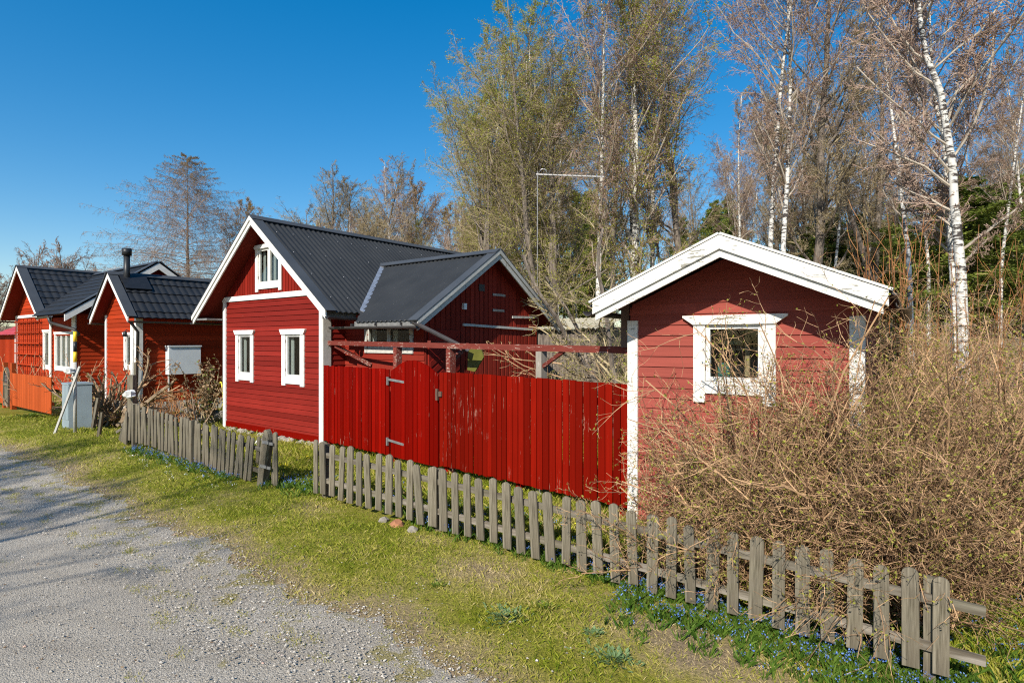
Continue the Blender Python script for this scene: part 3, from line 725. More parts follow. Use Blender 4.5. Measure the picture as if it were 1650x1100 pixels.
mb = MB(); mb.box(FS, 1.38, 1.46, -.20, -.12, 1.70, 1.84); mb.tube([FS(1.42,-.16,1.84), FS(1.42,-.16,1.88)], .018); mb.box(FS, 1.45, 1.5, -.4, -.1, 1.7, 2.05); mb.build('blue_bottle', M['blue'], wn)
yo = -.546
T1 = lambda v, w: (c0+w, v, SZ-SS*w); T2 = lambda v, w: (c0-w, v, SZ-SS*w); n1 = Vector((SS,0,1)).normalized(); n2 = Vector((-SS,0,1)).normalized()
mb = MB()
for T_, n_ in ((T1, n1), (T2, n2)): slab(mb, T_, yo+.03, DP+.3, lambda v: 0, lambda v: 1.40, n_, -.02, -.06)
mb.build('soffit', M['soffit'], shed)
mb = MB()
for T_, n_ in ((T1, n1), (T2, n2)): slab(mb, T_, yo+.05, DP+.35, lambda v: 0, lambda v: 1.46, n_, .004, -.018)
mb.build('roof', M['gutter'], shed)
mb = MB(); SB = Fr((0,yo,0),(1,0,0),(0,-1,0))
mb.quad4(SB, [(c0-1.385,SZ-.609-.135),(c0,SZ-.135),(c0,SZ),(c0-1.385,SZ-.609)], 0, .026)
mb.quad4(SB, [(c0+.002,SZ-.135),(c0+1.40,SZ-.616-.135),(c0+1.40,SZ-.616),(c0+.002,SZ)], 0, .026)
mb.build('bargeboard', M['white_worn'], shed)
mb = MB()
mb.quad4(SB, [(c0-1.36,SZ-.598-.215),(c0,SZ-.215),(c0,SZ-.13),(c0-1.36,SZ-.598-.13)], -.03, -.002)
mb.quad4(SB, [(c0+.002,SZ-.215),(c0+1.36,SZ-.598-.215),(c0+1.36,SZ-.598-.13),(c0+.002,SZ-.13)], -.03, -.002)
mb.build('bargeboard', M['white_worn'], shed)
mb = MB()
for T_, n_ in ((T1, n1), (T2, n2)): slab(mb, T_, yo-.034, yo+.13, lambda v: 0, lambda v: 1.42, n_, .03, .008)
mb.build('verge_board', M['white_worn'], shed)
mb = MB(); mb.gutter((c0-1.47,yo+.02,2.44), (c0-1.47,DP+.2,2.42), .06); mb.gutter((c0+1.50,yo+.3,2.44), (c0+1.50,DP+.3,2.42), .06); mb.build('gutter', M['gutter'], shed)

# ---------------------------------------------------------------- tall red board fence with gate, and the old beam frame above it
FA = math.atan2(-.677, .735)
rf = thing('board_fence', (-3.81, 11.6, 0), FA, 'tall bright red board fence between the cottage and the shed', 'fence')
FB = Fr((0,0,0),(1,0,0),(0,-1,0))
def boards(mb, s0, s1, pitch, top, bot, gap, d=.02):
    s = s0
    while s < s1-.02:
        e_ = min(s+pitch-gap, s1); t = random.uniform(-.008, .008); dd = random.uniform(-.006, .006); k = random.uniform(-.003,.003)
        mb.hexa([FB(s+k,dd,bot(s)),FB(e_+k,dd,bot(s)),FB(e_+k,dd+d,bot(s)),FB(s+k,dd+d,bot(s)),FB(s,dd,top(s)+t),FB(e_,dd,top(e_)+t),FB(e_,dd+d,top(e_)+t),FB(s,dd+d,top(s)+t)]); s += pitch
mb = MB(); boards(mb, .03, 2.28, .107, lambda s: 1.605, lambda s: .10+random.uniform(-.02,.02), .014); mb.build('board_panel', M['red_fence'], rf)
mb = MB(); boards(mb, 3.63, 5.10, .098, lambda s: 1.605, lambda s: .12+random.uniform(-.02,.02), .013); mb.build('board_panel', M['red_fence_worn'], rf, 'middle boards with paint flaked to bare wood')
mb = MB(); boards(mb, 5.10, 7.06, .110, lambda s: 1.60-.005*(s-5), lambda s: .12+random.uniform(-.015,.015), .015); mb.build('board_panel', M['red_fence_worn'], rf)
mb = MB()
for z in (.40, 1.30):
    mb.box(FB, .02, 2.27, -.06, -.01, z, z+.09); mb.box(FB, 3.64, 7.05, -.06, -.01, z, z+.09)
mb.build('rail', M['red_fence'], rf)
mb = MB()
for s in (.05, 2.24, 3.66, 5.2, 6.9): mb.box(FB, s, s+.09, -.16, -.061, -.05, 1.5)
mb.build('post', M['red_fence'], rf)
gm = MB(); arch = lambda s: 1.565+.21*math.sin(PI*min(1, max(0, (s-2.32)/1.27)))
boards(gm, 2.32, 3.60, .107, arch, lambda s: .09, .012, .024); gt = gm.build('gate', M['red_fence'], rf)
for z, x0 in ((1.39, 2.24), (.33, 2.23)):
    h = MB(); h.prism(FB, [(x0,z+.02),(x0+.48,z-.01),(x0+.48,z+.03),(x0,z+.06)], .026, .036); h.box(FB, x0-.005, x0+.03, .02, .05, z-.06, z+.08)
    for k in (.1,.22,.34,.45): h.tube([FB(x0+k,.034,z+.025), FB(x0+k,.042,z+.025)], .008, 6)
    h.build('hinge', M['iron'], gt)
h = MB(); h.box(FB, 3.56, 3.70, .022, .05, 1.22, 1.30); h.box(FB, 3.60, 3.64, .05, .08, 1.16, 1.34); h.build('latch', M['rust'], gt)
M['old_post'] = painted('old_post', (.30,.27,.23), (30,30,4), (.5,.46,.4), .6, .8, .2, .5)
pg = thing('beam_frame', (-3.81, 11.6, 0), FA, 'weathered red beam on posts running above the tall red fence to the shed', 'frame')
mb = MB(); mb.beam((.0,.10,2.06), (7.3,.10,1.985), .05, .085); mb.build('beam', M['red_beam'], pg)
for s, zb, mm in ((2.30,1.2,'red_beam'), (3.72,1.0,'red_beam'), (5.60,.0,'old_post')):
    mb = MB(); mb.box(Fr((0,.10,0),(1,0,0),(0,-1,0)), s-.05, s+.05, -.10, .02, -.05, 2.005-.009*s); mb.build('post', M[mm], pg)
mb = MB(); mb.beam((.25,.12,2.0), (.95,.5,1.62), .04, .07); mb.beam((3.3,.9,2.03), (3.72,.12,1.75), .05, .07); mb.beam((2.9,.75,2.05), (3.2,.12,2.08), .06, .05); mb.beam((5.65,.12,1.75), (6.0,.12,1.96), .04, .05); mb.build('brace', M['red_beam'], pg)
mb = MB(); x, y = 4.05, .5
mb.prism(Fr((0,y,0),(1,0,0),(0,-1,0)), [(3.74,1.62),(3.92,1.60),(4.12,1.84),(4.06,1.96),(3.76,1.97)], 0, .02); o = mb.build('hanging_plate', M['sign_yellow'], None)
o.location = (-3.81, 11.6, 0); o.rotation_euler = (0,0,FA); tag(o, 'dull yellow plate hanging behind the red fence under the loose gutter', 'plate')

# ---------------------------------------------------------------- neighbours on the left
def tile_house_roof(par, AP, SL, half, L, m, xr=1, capm='roof_cap', pitch=.2):
    n_ = Vector((SL*xr,0,1)).normalized(); T = lambda v, w: (xr*w, v, AP-SL*w)
    strip_roof('roof', par, M[m], T, .1, L, lambda v: .03, lambda v: half, 'tile', pitch, .012, .34, n_)
    return T, n_
h2 = thing('small_cottage', (-11.97, 17.0, 0), UA, 'orange-red cottage with a black tiled roof and a chimney pipe', 'house')
A2, S2, H2, L2 = 4.10, .87, 1.53, 3.75
for sg in (1, -1):
    T_, n_ = tile_house_roof(h2, A2, S2, H2+.04, L2, 'roof_tile', sg)
    mb = MB(); slab(mb, T_, .04, L2-.05, lambda v: 0, lambda v: H2-.04, n_, -.03, -.08); mb.build('soffit', M['soffit'], h2)
    mb = MB(); slab(mb, T_, -.04, .20, lambda v: 0, lambda v: H2+.03, n_, .07, .05); slab(mb, T_, -.04, L2, lambda v: 0, lambda v: .12, n_, .09, .07); mb.build('roof_flashing', M['roof_cap'], h2)
    mb = MB(); rake(mb, BF, 0, A2-.0, sg*H2, A2-S2*H2, -.02, .01, .15); mb.build('bargeboard', M['white'], h2)
F2 = Fr((0,.35,0),(1,0,0),(0,-1,0)); w2 = 1.22; g2 = lambda s: A2-.12-S2*abs(s)
lo2 = lambda z: -w2 if z < A2-.12-S2*w2 else -(A2-.12-z)/S2
mb = MB(); clap(mb, F2, .30, 3.9, lo2, lambda z: -lo2(z), [(.35,.85,1.3,2.25)], .13); mb.build('wall', M['orange_wall'], h2)
R2 = Fr((w2,0,0),(0,1,0),(1,0,0))
mb = MB(); clap(mb, R2, .30, 2.95, lambda z: .35, lambda z: 3.3, (), .13); clap(mb, Fr((-w2,0,0),(0,1,0),(-1,0,0)), .3, 2.95, lambda z: .35, lambda z: 3.3, (), .13)
mb.build('wall', M['orange_wall'], h2)
mb = MB(); mb.box(F2, -w2-.03, -w2+.10, 0, .04, .25, 2.9); mb.box(F2, w2-.12, w2+.03, 0, .04, .25, 2.9); mb.box(R2, .30, .48, 0, .035, .2, 2.9); mb.box(R2, 3.12, 3.32, 0, .035, .2, 2.9); mb.box(R2, 1.15, 1.18, .0, .05, .3, 1.09); mb.build('corner_board', M['white'], h2)
mb = MB(); mb.box(F2, -w2-.02, w2+.02, -.05, .03, -.1, .29); mb.box(R2, .30, 3.34, -.05, .03, -.1, .29); mb.build('foundation', M['foundation'], h2)
window(h2, F2, .30, .95, 1.25, 2.35, 1, .06, .03, .10)
mb = MB(); mb.gutter((H2+.08,-.02,2.66), (H2+.08,L2,2.64)); mb.gutter((-H2-.08,-.02,2.66), (-H2-.08,L2,2.64))
mb.tube([(H2+.06,.05,2.62), (w2+.12,.32,2.35), (w2+.1,.28,.25)], .04, 8); mb.build('gutter', M['gutter'], h2)
mb = MB(); mb.tube([F2(1.05,.07,2.6), F2(1.05,.07,.3)], .05, 8); mb.build('downpipe', M['white'], h2)
mb = MB(); cx, cy = .22, .42
mb.tube([(cx,cy,3.6), (cx,cy,4.66)], .085, 14); mb.tube([(cx,cy,4.66), (cx,cy,4.86)], .13, 14); mb.tube([(cx,cy,3.78), (cx,cy,4.0)], [.15,.09], 14)
mb.build('chimney', M['black'], h2)
mb = MB(); slab(mb, lambda v, w: (w, v, A2-S2*w), .24, .95, lambda v: .10, lambda v: .60, Vector((S2,0,1)).normalized(), .10, .06); mb.build('chimney_plate', M['black'], h2)
mb = MB(); mb.box(R2, 1.08, 1.98, .03, .28, 1.10, 1.92); mb.prism(R2, [(1.06,1.921),(2.0,1.921),(2.0,1.96),(1.06,1.96)], .02, .31); o = mb.build('wall_cabinet', M['box_white'], h2)
mb = MB(); mb.tube([F2(.95,.06,2.35), F2(.95,.2,2.42), F2(.95,.22,2.36)], .012, 6); mb.tube([F2(.95,.22,2.38), F2(.95,.22,2.22)], [.04,.07], 8); mb.build('wall_lamp', M['black'], h2)

h1 = thing('large_cottage', (-20.7, 24.0, 0), UA, 'large orange-red cottage with black tiled roofs at the far left', 'house')
A1, S1, H1, L1 = 5.19, .72, 3.0, 5.8
wing = dict(c=2.77, z=5.08, s=.70, w=2.95, x=6.9)
v1f = lambda v: min(H1, (A1-wing['z']+wing['s']*abs(v-wing['c']))/S1+.03)
for sg in (1, -1):
    n_ = Vector((S1*sg,0,1)).normalized(); T_ = (lambda s_: (lambda v, w: (s_*w, v, A1-S1*w)))(sg)
    strip_roof('roof', h1, M['roof_tile'], T_, .12, L1, lambda v: .03, (v1f if sg > 0 else (lambda v: H1)), 'tile', .26, .014, .38, n_)
    mb = MB(); slab(mb, T_, .04, L1-.05, lambda v: 0, (lambda v: max(.02, v1f(v)-.1)) if sg > 0 else (lambda v: H1-.08), n_, -.03, -.09, 40); mb.build('soffit', M['soffit'], h1)
    mb = MB(); slab(mb, T_, -.04, .28, lambda v: 0, lambda v: H1+.02, n_, .085, .06); slab(mb, T_, -.04, L1, lambda v: 0, lambda v: .14, n_, .10, .08); mb.build('roof_flashing', M['roof_cap'], h1)
    mb = MB(); rake(mb, BF, 0, A1+.02, sg*H1, A1+.02-S1*H1, -.02, .02, .17); mb.build('bargeboard', M['white'], h1)
wc, wz, ws, ww, wx = wing['c'], wing['z'], wing['s'], wing['w'], wing['x']
for sg in (1, -1):
    n_ = Vector((0,-ws*sg,1)).normalized(); T_ = (lambda s_: (lambda v, w: (v, wc-s_*w, wz-ws*w)))(sg)
    lim = lambda v: min(ww, max(.05, (v*S1-(A1-wz))/ws-.03))
    strip_roof('roof', h1, M['roof_tile'], T_, .2, wx-.15, lambda v: .03, lim, 'tile', .15, .010, .30, n_)
    mb = MB(); slab(mb, T_, .3, wx-.03, lambda v: 0, lambda v: max(.02, lim(v)-.1), n_, -.03, -.09, 40); mb.build('soffit', M['soffit'], h1)
    mb = MB(); slab(mb, T_, wx-.28, wx+.04, lambda v: 0, lambda v: ww+.02, n_, .085, .06); slab(mb, T_, .2, wx+.04, lambda v: 0, lambda v: .14, n_, .10, .08); mb.build('roof_flashing', M['roof_cap'], h1)
    mb = MB(); WG = Fr((wx,wc,0),(0,1,0),(1,0,0)); rake(mb, WG, 0, wz, sg*ww, wz-ws*ww, -.03, .02, .24); mb.build('bargeboard', M['white'], h1)
F1 = Fr((0,.55,0),(1,0,0),(0,-1,0)); w1 = 2.6
lo1 = lambda z: -w1 if z < A1-.12-S1*w1 else -(A1-.12-z)/S1
mb = MB(); clap(mb, F1, .2, 5.0, lo1, lambda z: -lo1(z), [(1.6,2.3,1.05,2.45)], .15); clap(mb, Fr((-w1,0,0),(0,1,0),(-1,0,0)), .2, 3.2, lambda z: .55, lambda z: 5.4, (), .15)
clap(mb, Fr((0,.56,0),(1,0,0),(0,-1,0)), .2, 3.0, lambda z: w1, lambda z: 5.5, [(3.1,5.0,1.05,2.35)], .15)
clap(mb, Fr((5.5,0,0),(0,1,0),(1,0,0)), .2, 3.1, lambda z: .56, lambda z: 1.5, (), .15)
clap(mb, Fr((0,1.5,0),(1,0,0),(0,-1,0)), .2, 3.4, lambda z: 5.5, lambda z: 6.45, [(5.6,6.3,1.0,2.3)], .15)
mb.build('wall', M['orange_wall'], h1)
WGW = Fr((6.45,0,0),(0,1,0),(1,0,0)); mb = MB(); vboards(mb, WGW, 1.5, 5.3, lambda s: .2, lambda s: wz-.15-ws*abs(s-wc), (), .14); mb.build('gable_wall', M['red_main'], h1)
mb = MB(); mb.box(F1, -w1-.04, -w1+.14, 0, .05, .1, 3.2); mb.box(F1, w1-.12, w1+.06, .03, .07, .1, 3.2); mb.box(F1, -w1, w1, .03, .06, 3.1, 3.22)
mb.box(Fr((0,.56,0),(1,0,0),(0,-1,0)), 5.15, 5.55, .03, .07, .1, 3.05); mb.box(WGW, 1.46, 1.62, 0, .05, .1, 3.2); mb.build('corner_board', M['white'], h1)
window(h1, F1, 1.5, 2.4, .95, 2.55, 1, .06, .03, .12); window(h1, Fr((0,.56,0),(1,0,0),(0,-1,0)), 3.0, 5.05, .95, 2.45, 3, .05, .03, .12)
window(h1, Fr((0,1.5,0),(1,0,0),(0,-1,0)), 5.62, 6.4, 1.0, 2.5, 1, .05, .03, .12)
mb = MB(); mb.prism(WGW, [(wc-.16,4.3),(wc+.16,4.3),(wc+.16,4.6),(wc-.16,4.6)], .03, .06); mb.build('vent', M['white_grey'], h1)
mb = MB(); mb.gutter((H1-.1,-.0,3.0), (5.9,-.32,2.98), .07); mb.gutter((-H1-.1,0,3.0), (-H1-.1,5.5,2.98), .07); mb.tube([(5.6,-.3,2.95), (5.6,-.25,2.75), (6.2,.3,2.5), (6.3,.4,2.3)], .06, 8); mb.build('gutter', M['gutter'], h1)
# garden trellis leaning on the facade
tr = thing('wall_trellis', (-20.7, 24.0, 0), UA, 'large red wooden trellis fixed to the front wall of the far left cottage', 'trellis')
mb = MB()
for k in range(7): s = -2.35+k*.6; mb.box(F1, s, s+.05, .08, .11, .4, 3.05)
for k in range(6): z = .6+k*.46; mb.box(F1, -2.4, 1.35, .111, .14, z, z+.05)
mb.build('lattice', M['orange_wall'], tr)
# low red roofed shed at the very left
h0 = thing('low_shed', (-22.3, 26.2, 0), UA, 'low red shed with a red tiled roof at the left edge', 'shed')
T0 = lambda v, w: (v, 1.2-.9*w, 3.05-.42*w); n0 = Vector((0,-.42,.9)).normalized()
strip_roof('roof', h0, M['roof_red'], T0, -4.5, .05, lambda v: 0, lambda v: 1.66, 'tile', .26, .016, .36, n0)
strip_roof('roof', h0, M['roof_red'], lambda v, w: (v, 1.2+.9*w, 3.05-.42*w), -4.5, .05, lambda v: 0, lambda v: 1.66, 'tile', .26, .016, .36, Vector((0,.42,.9)).normalized())
mb = MB(); vboards(mb, ID, -4.4, -.05, lambda s: .0, lambda s: 2.42, (), .16); vboards(mb, Fr((-.05,0,0),(0,1,0),(1,0,0)), 0, 2.4, lambda s: 0, lambda s: 3.0-.47*abs(s-1.2), (), .16)
mb.build('wall', M['orange_wall'], h0)
mb = MB(); mb.box(ID, -1.15, -1.0, .03, .07, 0, 2.4); mb.build('corner_board', M['white'], h0)
# ---------------------------------------------------------------- picket fences
random.seed(11)
def picket_mesh(w, h, top):
    mb = MB(); n = 7; pts = [(-w/2,0),(w/2,0)]
    if top == 'round': pts += [(w/2*math.cos(PI*k/n), h-w*.42+w*.42*math.sin(PI*k/n)) for k in range(n+1)]
    else: pts += [(w/2,h-.03),(w*.2,h),(-w*.3,h-.01),(-w/2,h-.035)]
    mb.prism(ID, pts, 0, .019); return mb
def pickets(par, lst, back=0.0):
    for (x, y, z0, z1, w, tilt, lean) in lst:
        o = picket_mesh(w, z1-z0, 'round').build('picket', M['picket'], par)
        o.location = (x, y, z0); o.rotation_euler = (lean, tilt, random.uniform(-.03, .03))
fa = thing('picket_fence', (*P0, 0), ANG, 'weathered grey picket fence section in the foreground, running from the gap to the bottom right', 'fence', 'grey picket fence sections along the verge')
L = []; n = 38
for k in range(n+1):
    a_ = .03+6.43*k/n; z0 = .12-.3*a_/6.46+random.uniform(-.02,.02); z1 = .79-.30*a_/6.46+random.uniform(-.02,.02)
    L.append((a_, 0, z0, z1, random.uniform(.084,.104), random.gauss(-.035 if 1.2 < a_ < 4.3 else 0, .02), random.gauss(0,.03)))
L.append((-.10, -.01, .11, .81, .075, 0, 0)); L.append((1.92, .0, .03, .70, .085, 0, 0))
pickets(fa, L)
zt = lambda a_: .79-.30*a_/6.46
mb = MB()
for off in (-.17, -.50): mb.beam((-.10,.022,zt(-.1)+off), (6.70,.022,zt(6.70)+off), .032, .062)
mb.build('rail', M['rail'], fa)
for a_ in (-.02, 1.93, 4.40, 6.40):
    mb = MB(); z = Hs(*xy(a_, .06)); mb.box(ID, -.035, .035, -.035, .035, -.3, zt(a_)-z-.04); o = mb.build('post', M['picket'], fa); o.location = (a_, .075, z)
fb = thing('picket_fence', (*P0, 0), ANG, 'weathered grey picket fence section with leaning pickets in front of the red cottage', 'fence', 'grey picket fence sections along the verge')
zb = lambda a_: float(np.interp(a_, [-5.6,-1.6], [.28,.02])); ztb = lambda a_: float(np.interp(a_, [-5.6,-1.6], [.96,.68]))
L = []; a_ = -5.55
while a_ < -1.62:
    tl = .17*max(0, (a_+3.4)/1.8)**1.2 if a_ > -3.4 else (random.choice((0,0,-.05,.05)) if a_ < -4.2 else 0)
    L.append((a_-tl*.3, .10, zb(a_)+random.uniform(-.02,.02), ztb(a_)+random.uniform(-.02,.02), random.uniform(.072,.085), tl+random.gauss(0,.015), random.gauss(0,.02))); a_ += random.uniform(.112,.128)
pickets(fb, L)
mb = MB()
for off in (-.15, -.47): mb.beam((-5.6,.12,ztb(-5.6)+off), (-1.5,.12,ztb(-1.5)+off-.02), .03, .055)
mb.build('rail', M['rail'], fb)
for a_ in (-5.35, -3.35):
    mb = MB(); z = Hs(*xy(a_, .16)); mb.box(ID, -.035, .035, -.035, .035, -.3, ztb(a_)-z+(.0)); o = mb.build('post', M['picket'], fb); o.location = (a_, .08, z)
# leaning end post with hinges, and loose pickets
mb = MB(); mb.hexa([(-.07,-.05,0),(.06,-.05,0),(.06,.05,0),(-.07,.05,0),(.05,-.05,.72),(.19,-.05,.68),(.19,.05,.68),(.05,.05,.74)], .3)
mb.prism(ID, [(.05,.70),(.19,.67),(.17,.76),(.12,.82),(.07,.80)], -.04, .03)
o = mb.build('post', M['picket'], fb, 'split leaning end post with iron hinge straps'); o.location = (-1.42, .08, Hs(*xy(-1.42,.08)))
for z in (.27, .62):
    h = MB(); h.box(ID, -.03+z*.16, .12+z*.16, .051, .06, z, z+.045); h.box(ID, .10+z*.16, .20+z*.16, .03, .045, z-.01, z+.03)
    q = h.build('hinge', M['iron'], o)
L = [(-1.20, .12, .05, .80, .08, .06, 0), (-1.12, .10, .04, .80, .085, .0, .02), (-1.30,.18,.1,.72,.08,.1,0), (-1.55,.16,.28,.70,.08,.12,0), (-1.64,.15,.30,.69,.07,.10,0)]
pickets(fb, L)
# collapsed fan of pickets at its far end
ff = thing('collapsed_fence', (*xy(-6.05, .15), Hs(*xy(-6.05,.15))), ANG, 'collapsed fan of grey pickets slumped at the far end of the fence', 'fence panel')
for k in range(8):
    o = picket_mesh(.07, .62, 'round').build('picket', M['picket'], ff); o.location = (-.28+k*.085, -.02*k+.1, .02); o.rotation_euler = (0, .55-.07*k, 0)
mb = MB(); mb.beam((-.5,.13,.15), (.35,.03,.40), .03, .05); mb.beam((-.35,.16,.30), (.4,.06,.52), .03, .05); mb.build('rail', M['rail'], ff)

def onp(px, Y): x, y = P(px, Y); return (x, y, Hs(x, y))
# posts, pole, cabinet
c = thing('utility_cabinet', onp(111, 12.9), math.radians(-12), 'blue-grey metal utility cabinet standing on the grass beside the orange fence', 'cabinet')
mb = MB(); mb.box(ID, -.38, .0, -.34, 0, -.05, 1.05); mb.build('body', M['cabinet'], c)
c.rotation_euler = (0,0,0)
for ch in list(c.children): bpy.data.objects.remove(ch)
CB = Fr((0,0,0), (-.86,.51,0), (-.5,-.86,0)); 
def quadbox(mb, z0, z1, e):
    p = [Vector((0,0,0)), Vector((.30,.30,0)), Vector((-.10,.62,0)), Vector((-.40,.32,0))]; cc = sum(p, Vector())/4
    p = [cc+(q-cc)*(1+e) for q in p]; mb.hexa([q+Vector((0,0,z0)) for q in p]+[q+Vector((0,0,z1)) for q in p])
mb = MB(); quadbox(mb, .14, .99, 0); mb.build('body', M['cabinet'], c)
mb = MB(); quadbox(mb, -.1, .139, .02); mb.build('plinth', M['cabinet'], c)
mb = MB(); quadbox(mb, .991, 1.03, .06); mb.build('lid', M['cabinet'], c)
mb = MB(); p = Vector((-.20,.16,0)); nn = Vector((-.62,-.78,0)); tt = Vector((-.78,.62,0))
DF = Fr((0,0,0), (-.78,.625,0), (-.625,-.78,0)); mb.box(DF, .03, .235, .004, .012, .2, .96); mb.box(DF, .26, .48, .004, .012, .2, .96); mb.build('door', M['cabinet'], c)
s = thing('snow_pole', onp(121, 12.4), 0, 'tall snow marker pole with yellow and black bands in front of the cabinet', 'pole')
zt_ = Zp(534, 12.4)-s.location.z
for z0, z1, m in ((-.1,zt_-.66,'white_grey'), (zt_-.66,zt_-.44,'yellow'), (zt_-.44,zt_-.22,'black'), (zt_-.22,zt_,'yellow')):
    mb = MB(); mb.tube([(0,0,z0),(0,0,z1-.0005)], .034, 12); mb.build({'white_grey':'shaft','yellow':'yellow_band','black':'black_band'}[m], M[m], s)
o = MB(); x, y, z = onp(88, 12.2); o.beam((0,0,0), (.42,.15,1.42), .04, .035, .4); q = o.build('leaning_stick', M['white_grey']); q.location = (x, y, z); tag(q, 'pale wooden stick leaning against the utility cabinet', 'stick')
def bag(name, loc, s, lab):
    mb = MB(); R_ = random.Random(4); m_ = 7
    for i in range(m_):
        for k in range(8):
            t = 2*PI*k/8; ph = -PI/2+PI*i/(m_-1); r = (math.cos(ph)+.12)*(1+R_.uniform(-.25,.25)); mb.v.append((r*math.cos(t)*s, r*math.sin(t)*s, math.sin(ph)*s*.8+R_.uniform(-.1,.1)*s))
    for i in range(m_-1):
        for k in range(8): mb.face((i*8+k, i*8+(k+1) % 8, (i+1)*8+(k+1) % 8, (i+1)*8+k), .5)
    o = mb.build(name, M['bag']); o.location = loc; return tag(o, lab, 'bag')
x, y = P(112, 12.35); bag('plastic_bag', (x, y, Zp(597, 12.35)), .09, 'white plastic scrap on top of the leaning stick by the cabinet')
p = thing('old_post', onp(158, 11.9), .2, 'grey wooden stump post of two planks standing on the grass left of the picket fence', 'post')
mb = MB(); mb.beam((0,0,-.1), (.05,.05,.50), .05, .09); mb.build('plank', M['picket'], p); mb = MB(); mb.beam((-.07,-.05,.2), (0,.02,.80), .04, .11); mb.build('plank', M['picket'], p)
p = thing('fence_post', onp(212, 11.1), 0, 'square grey post with a plastic bag tied on at the far picket fence end', 'post')
mb = MB(); mb.box(ID, -.055, .055, -.05, .05, -.1, Zp(616, 11.1)); mb.build('post_shaft', M['picket'], p); 
x, y = P(212, 11.0); bag('plastic_bag', (x, y-.06, Zp(634, 11.0)), .10, 'white plastic bag tied round the grey post at the far end of the picket fence')
q = MB(); q.box(ID, -.022, .022, -.022, .022, -.1, Zp(584, 11.4)); q = q.build('thin_post', M['picket']); q.location = (*P(218.5, 11.4), 0); tag(q, 'thin tall grey stake just right of the post with the bag', 'stake')
# orange fence with arched gate
OA = math.atan2(15.5-17.6, P(83,15.5)[0]-P(20,17.6)[0]); ox, oy = P(20, 17.6); oz = Hs(ox, oy)
of = thing('orange_fence', (ox, oy, 0), OA, 'low orange board fence in front of the far left cottage', 'fence')
OL = math.hypot(P(83,15.5)[0]-ox, 15.5-oy)
mb = MB(); s = 0
while s < OL: mb.box(ID, s, s+.072, 0, .02, .13, 1.12+random.uniform(-.01,.01)); s += .082
mb.build('board_panel', M['orange_fence'], of)
mb = MB(); s = -2.6
while s < -.95: mb.box(ID, s, s+.072, 0, .02, .13, 1.12+random.uniform(-.01,.01)); s += .082
mb.build('board_panel', M['orange_fence'], of)
mb = MB()
for z in (.35, .9): mb.box(ID, 0, OL, -.06, -.005, z, z+.08); mb.box(ID, -2.6, -.9, -.06, -.005, z, z+.08)
mb.build('rail', M['orange_fence'], of)
mb = MB(); mb.box(ID, -.18, .02, -.10, .021, -.05, 1.42); mb.box(ID, -.99, -.86, -.10, .021, -.05, 1.42); mb.build('post', M['orange_fence'], of)
g = thing('arched_gate', (ox, oy, 0), OA, 'small grey arched garden gate between the orange fence panels', 'gate')
mb = MB(); ar = [(-.81,.1),(-.74,.1)]; 
pts = [(-.52+.28*math.cos(PI-PI*k/12), .95+.33*math.sin(PI-PI*k/12)) for k in range(13)]; pin = [(-.52+.21*math.cos(PI-PI*k/12), .95+.26*math.sin(PI-PI*k/12)) for k in range(13)]
for k in range(12): mb.quad4(ID, [pin[k],pin[k+1],pts[k+1],pts[k]], 0, .05)
mb.box(ID, -.80, -.73, 0, .05, .08, .95); mb.box(ID, -.31, -.24, 0, .05, .08, .95); mb.box(ID, -.73, -.31, .002, .05, .70, .78); mb.box(ID, -.73, -.31, .002, .05, .08, .16); mb.build('gate_frame', M['picket'], g)
mb = MB()
for k in range(5): mb.box(ID, -.725+k*.084, -.65+k*.084, .012, .03, .16, .70)
mb.build('panel', M['picket'], g)
mb = MB()
for k in range(5): mb.beam((-.70+k*.09,-.02,.78), (-.70+k*.09,-.02,1.20-.05*abs(k-2)), .012, .012); 
for z in (.88, 1.0, 1.1): mb.beam((-.73,-.02,z), (-.31,-.02,z), .012, .012)
mb.build('grille', M['iron'], g)
# yellow hose, television aerial, wall stones
mb = MB(); pts = []
for k in range(40):
    t = k/39*2*PI*1.6; pts.append((.16*math.sin(t), .02*k/39, .62+.38*math.cos(t)+.04*math.sin(3*t)))
mb.tube(pts, .013, 6); o = mb.build('garden_hose', M['hose']); x, y = P(354, 14.9); o.location = (x, y, .02); o.rotation_euler = (0,0,UA); tag(o, 'yellow garden hose hanging at the left corner of the red cottage', 'hose')
an = thing('television_aerial', (*P(866, 13.9), 0), 0, 'tall grey television aerial mast with a long horizontal boom behind the red cottage', 'aerial')
mb = MB(); mb.tube([(0,0,0),(0,0,Zp(276, 13.9))], .013, 10); mb.build('mast', M['grey_board'], an)
mb = MB(); zt_ = Zp(281, 13.9); mb.beam((-.03,0,zt_), (1.60,-.1,zt_-.09), .035, .03)
for k in range(13): x = .12+k*.115; mb.beam((x,-.02-.06*x/1.6,zt_+.015-.09*x/1.6), (x+.06,-.26,zt_+.02-.09*x/1.6), .007, .007); mb.beam((x,.0,zt_+.015-.09*x/1.6), (x-.04,.24,zt_+.02-.09*x/1.6), .007, .007)
mb.build('boom', M['iron'], an)
mb = MB(); mb.tube([(.02,0,zt_+.02),(.1,0,zt_+.13),(.2,0,zt_+.12),(.24,0,zt_)], .008, 6); mb.build('dipole', M['steel'], an)
rw = thing('stone_border', (*P(292, 15.0), 0), UA, 'low border of piled grey stones under the wall of the small cottage', 'stones')
R_ = random.Random(8)
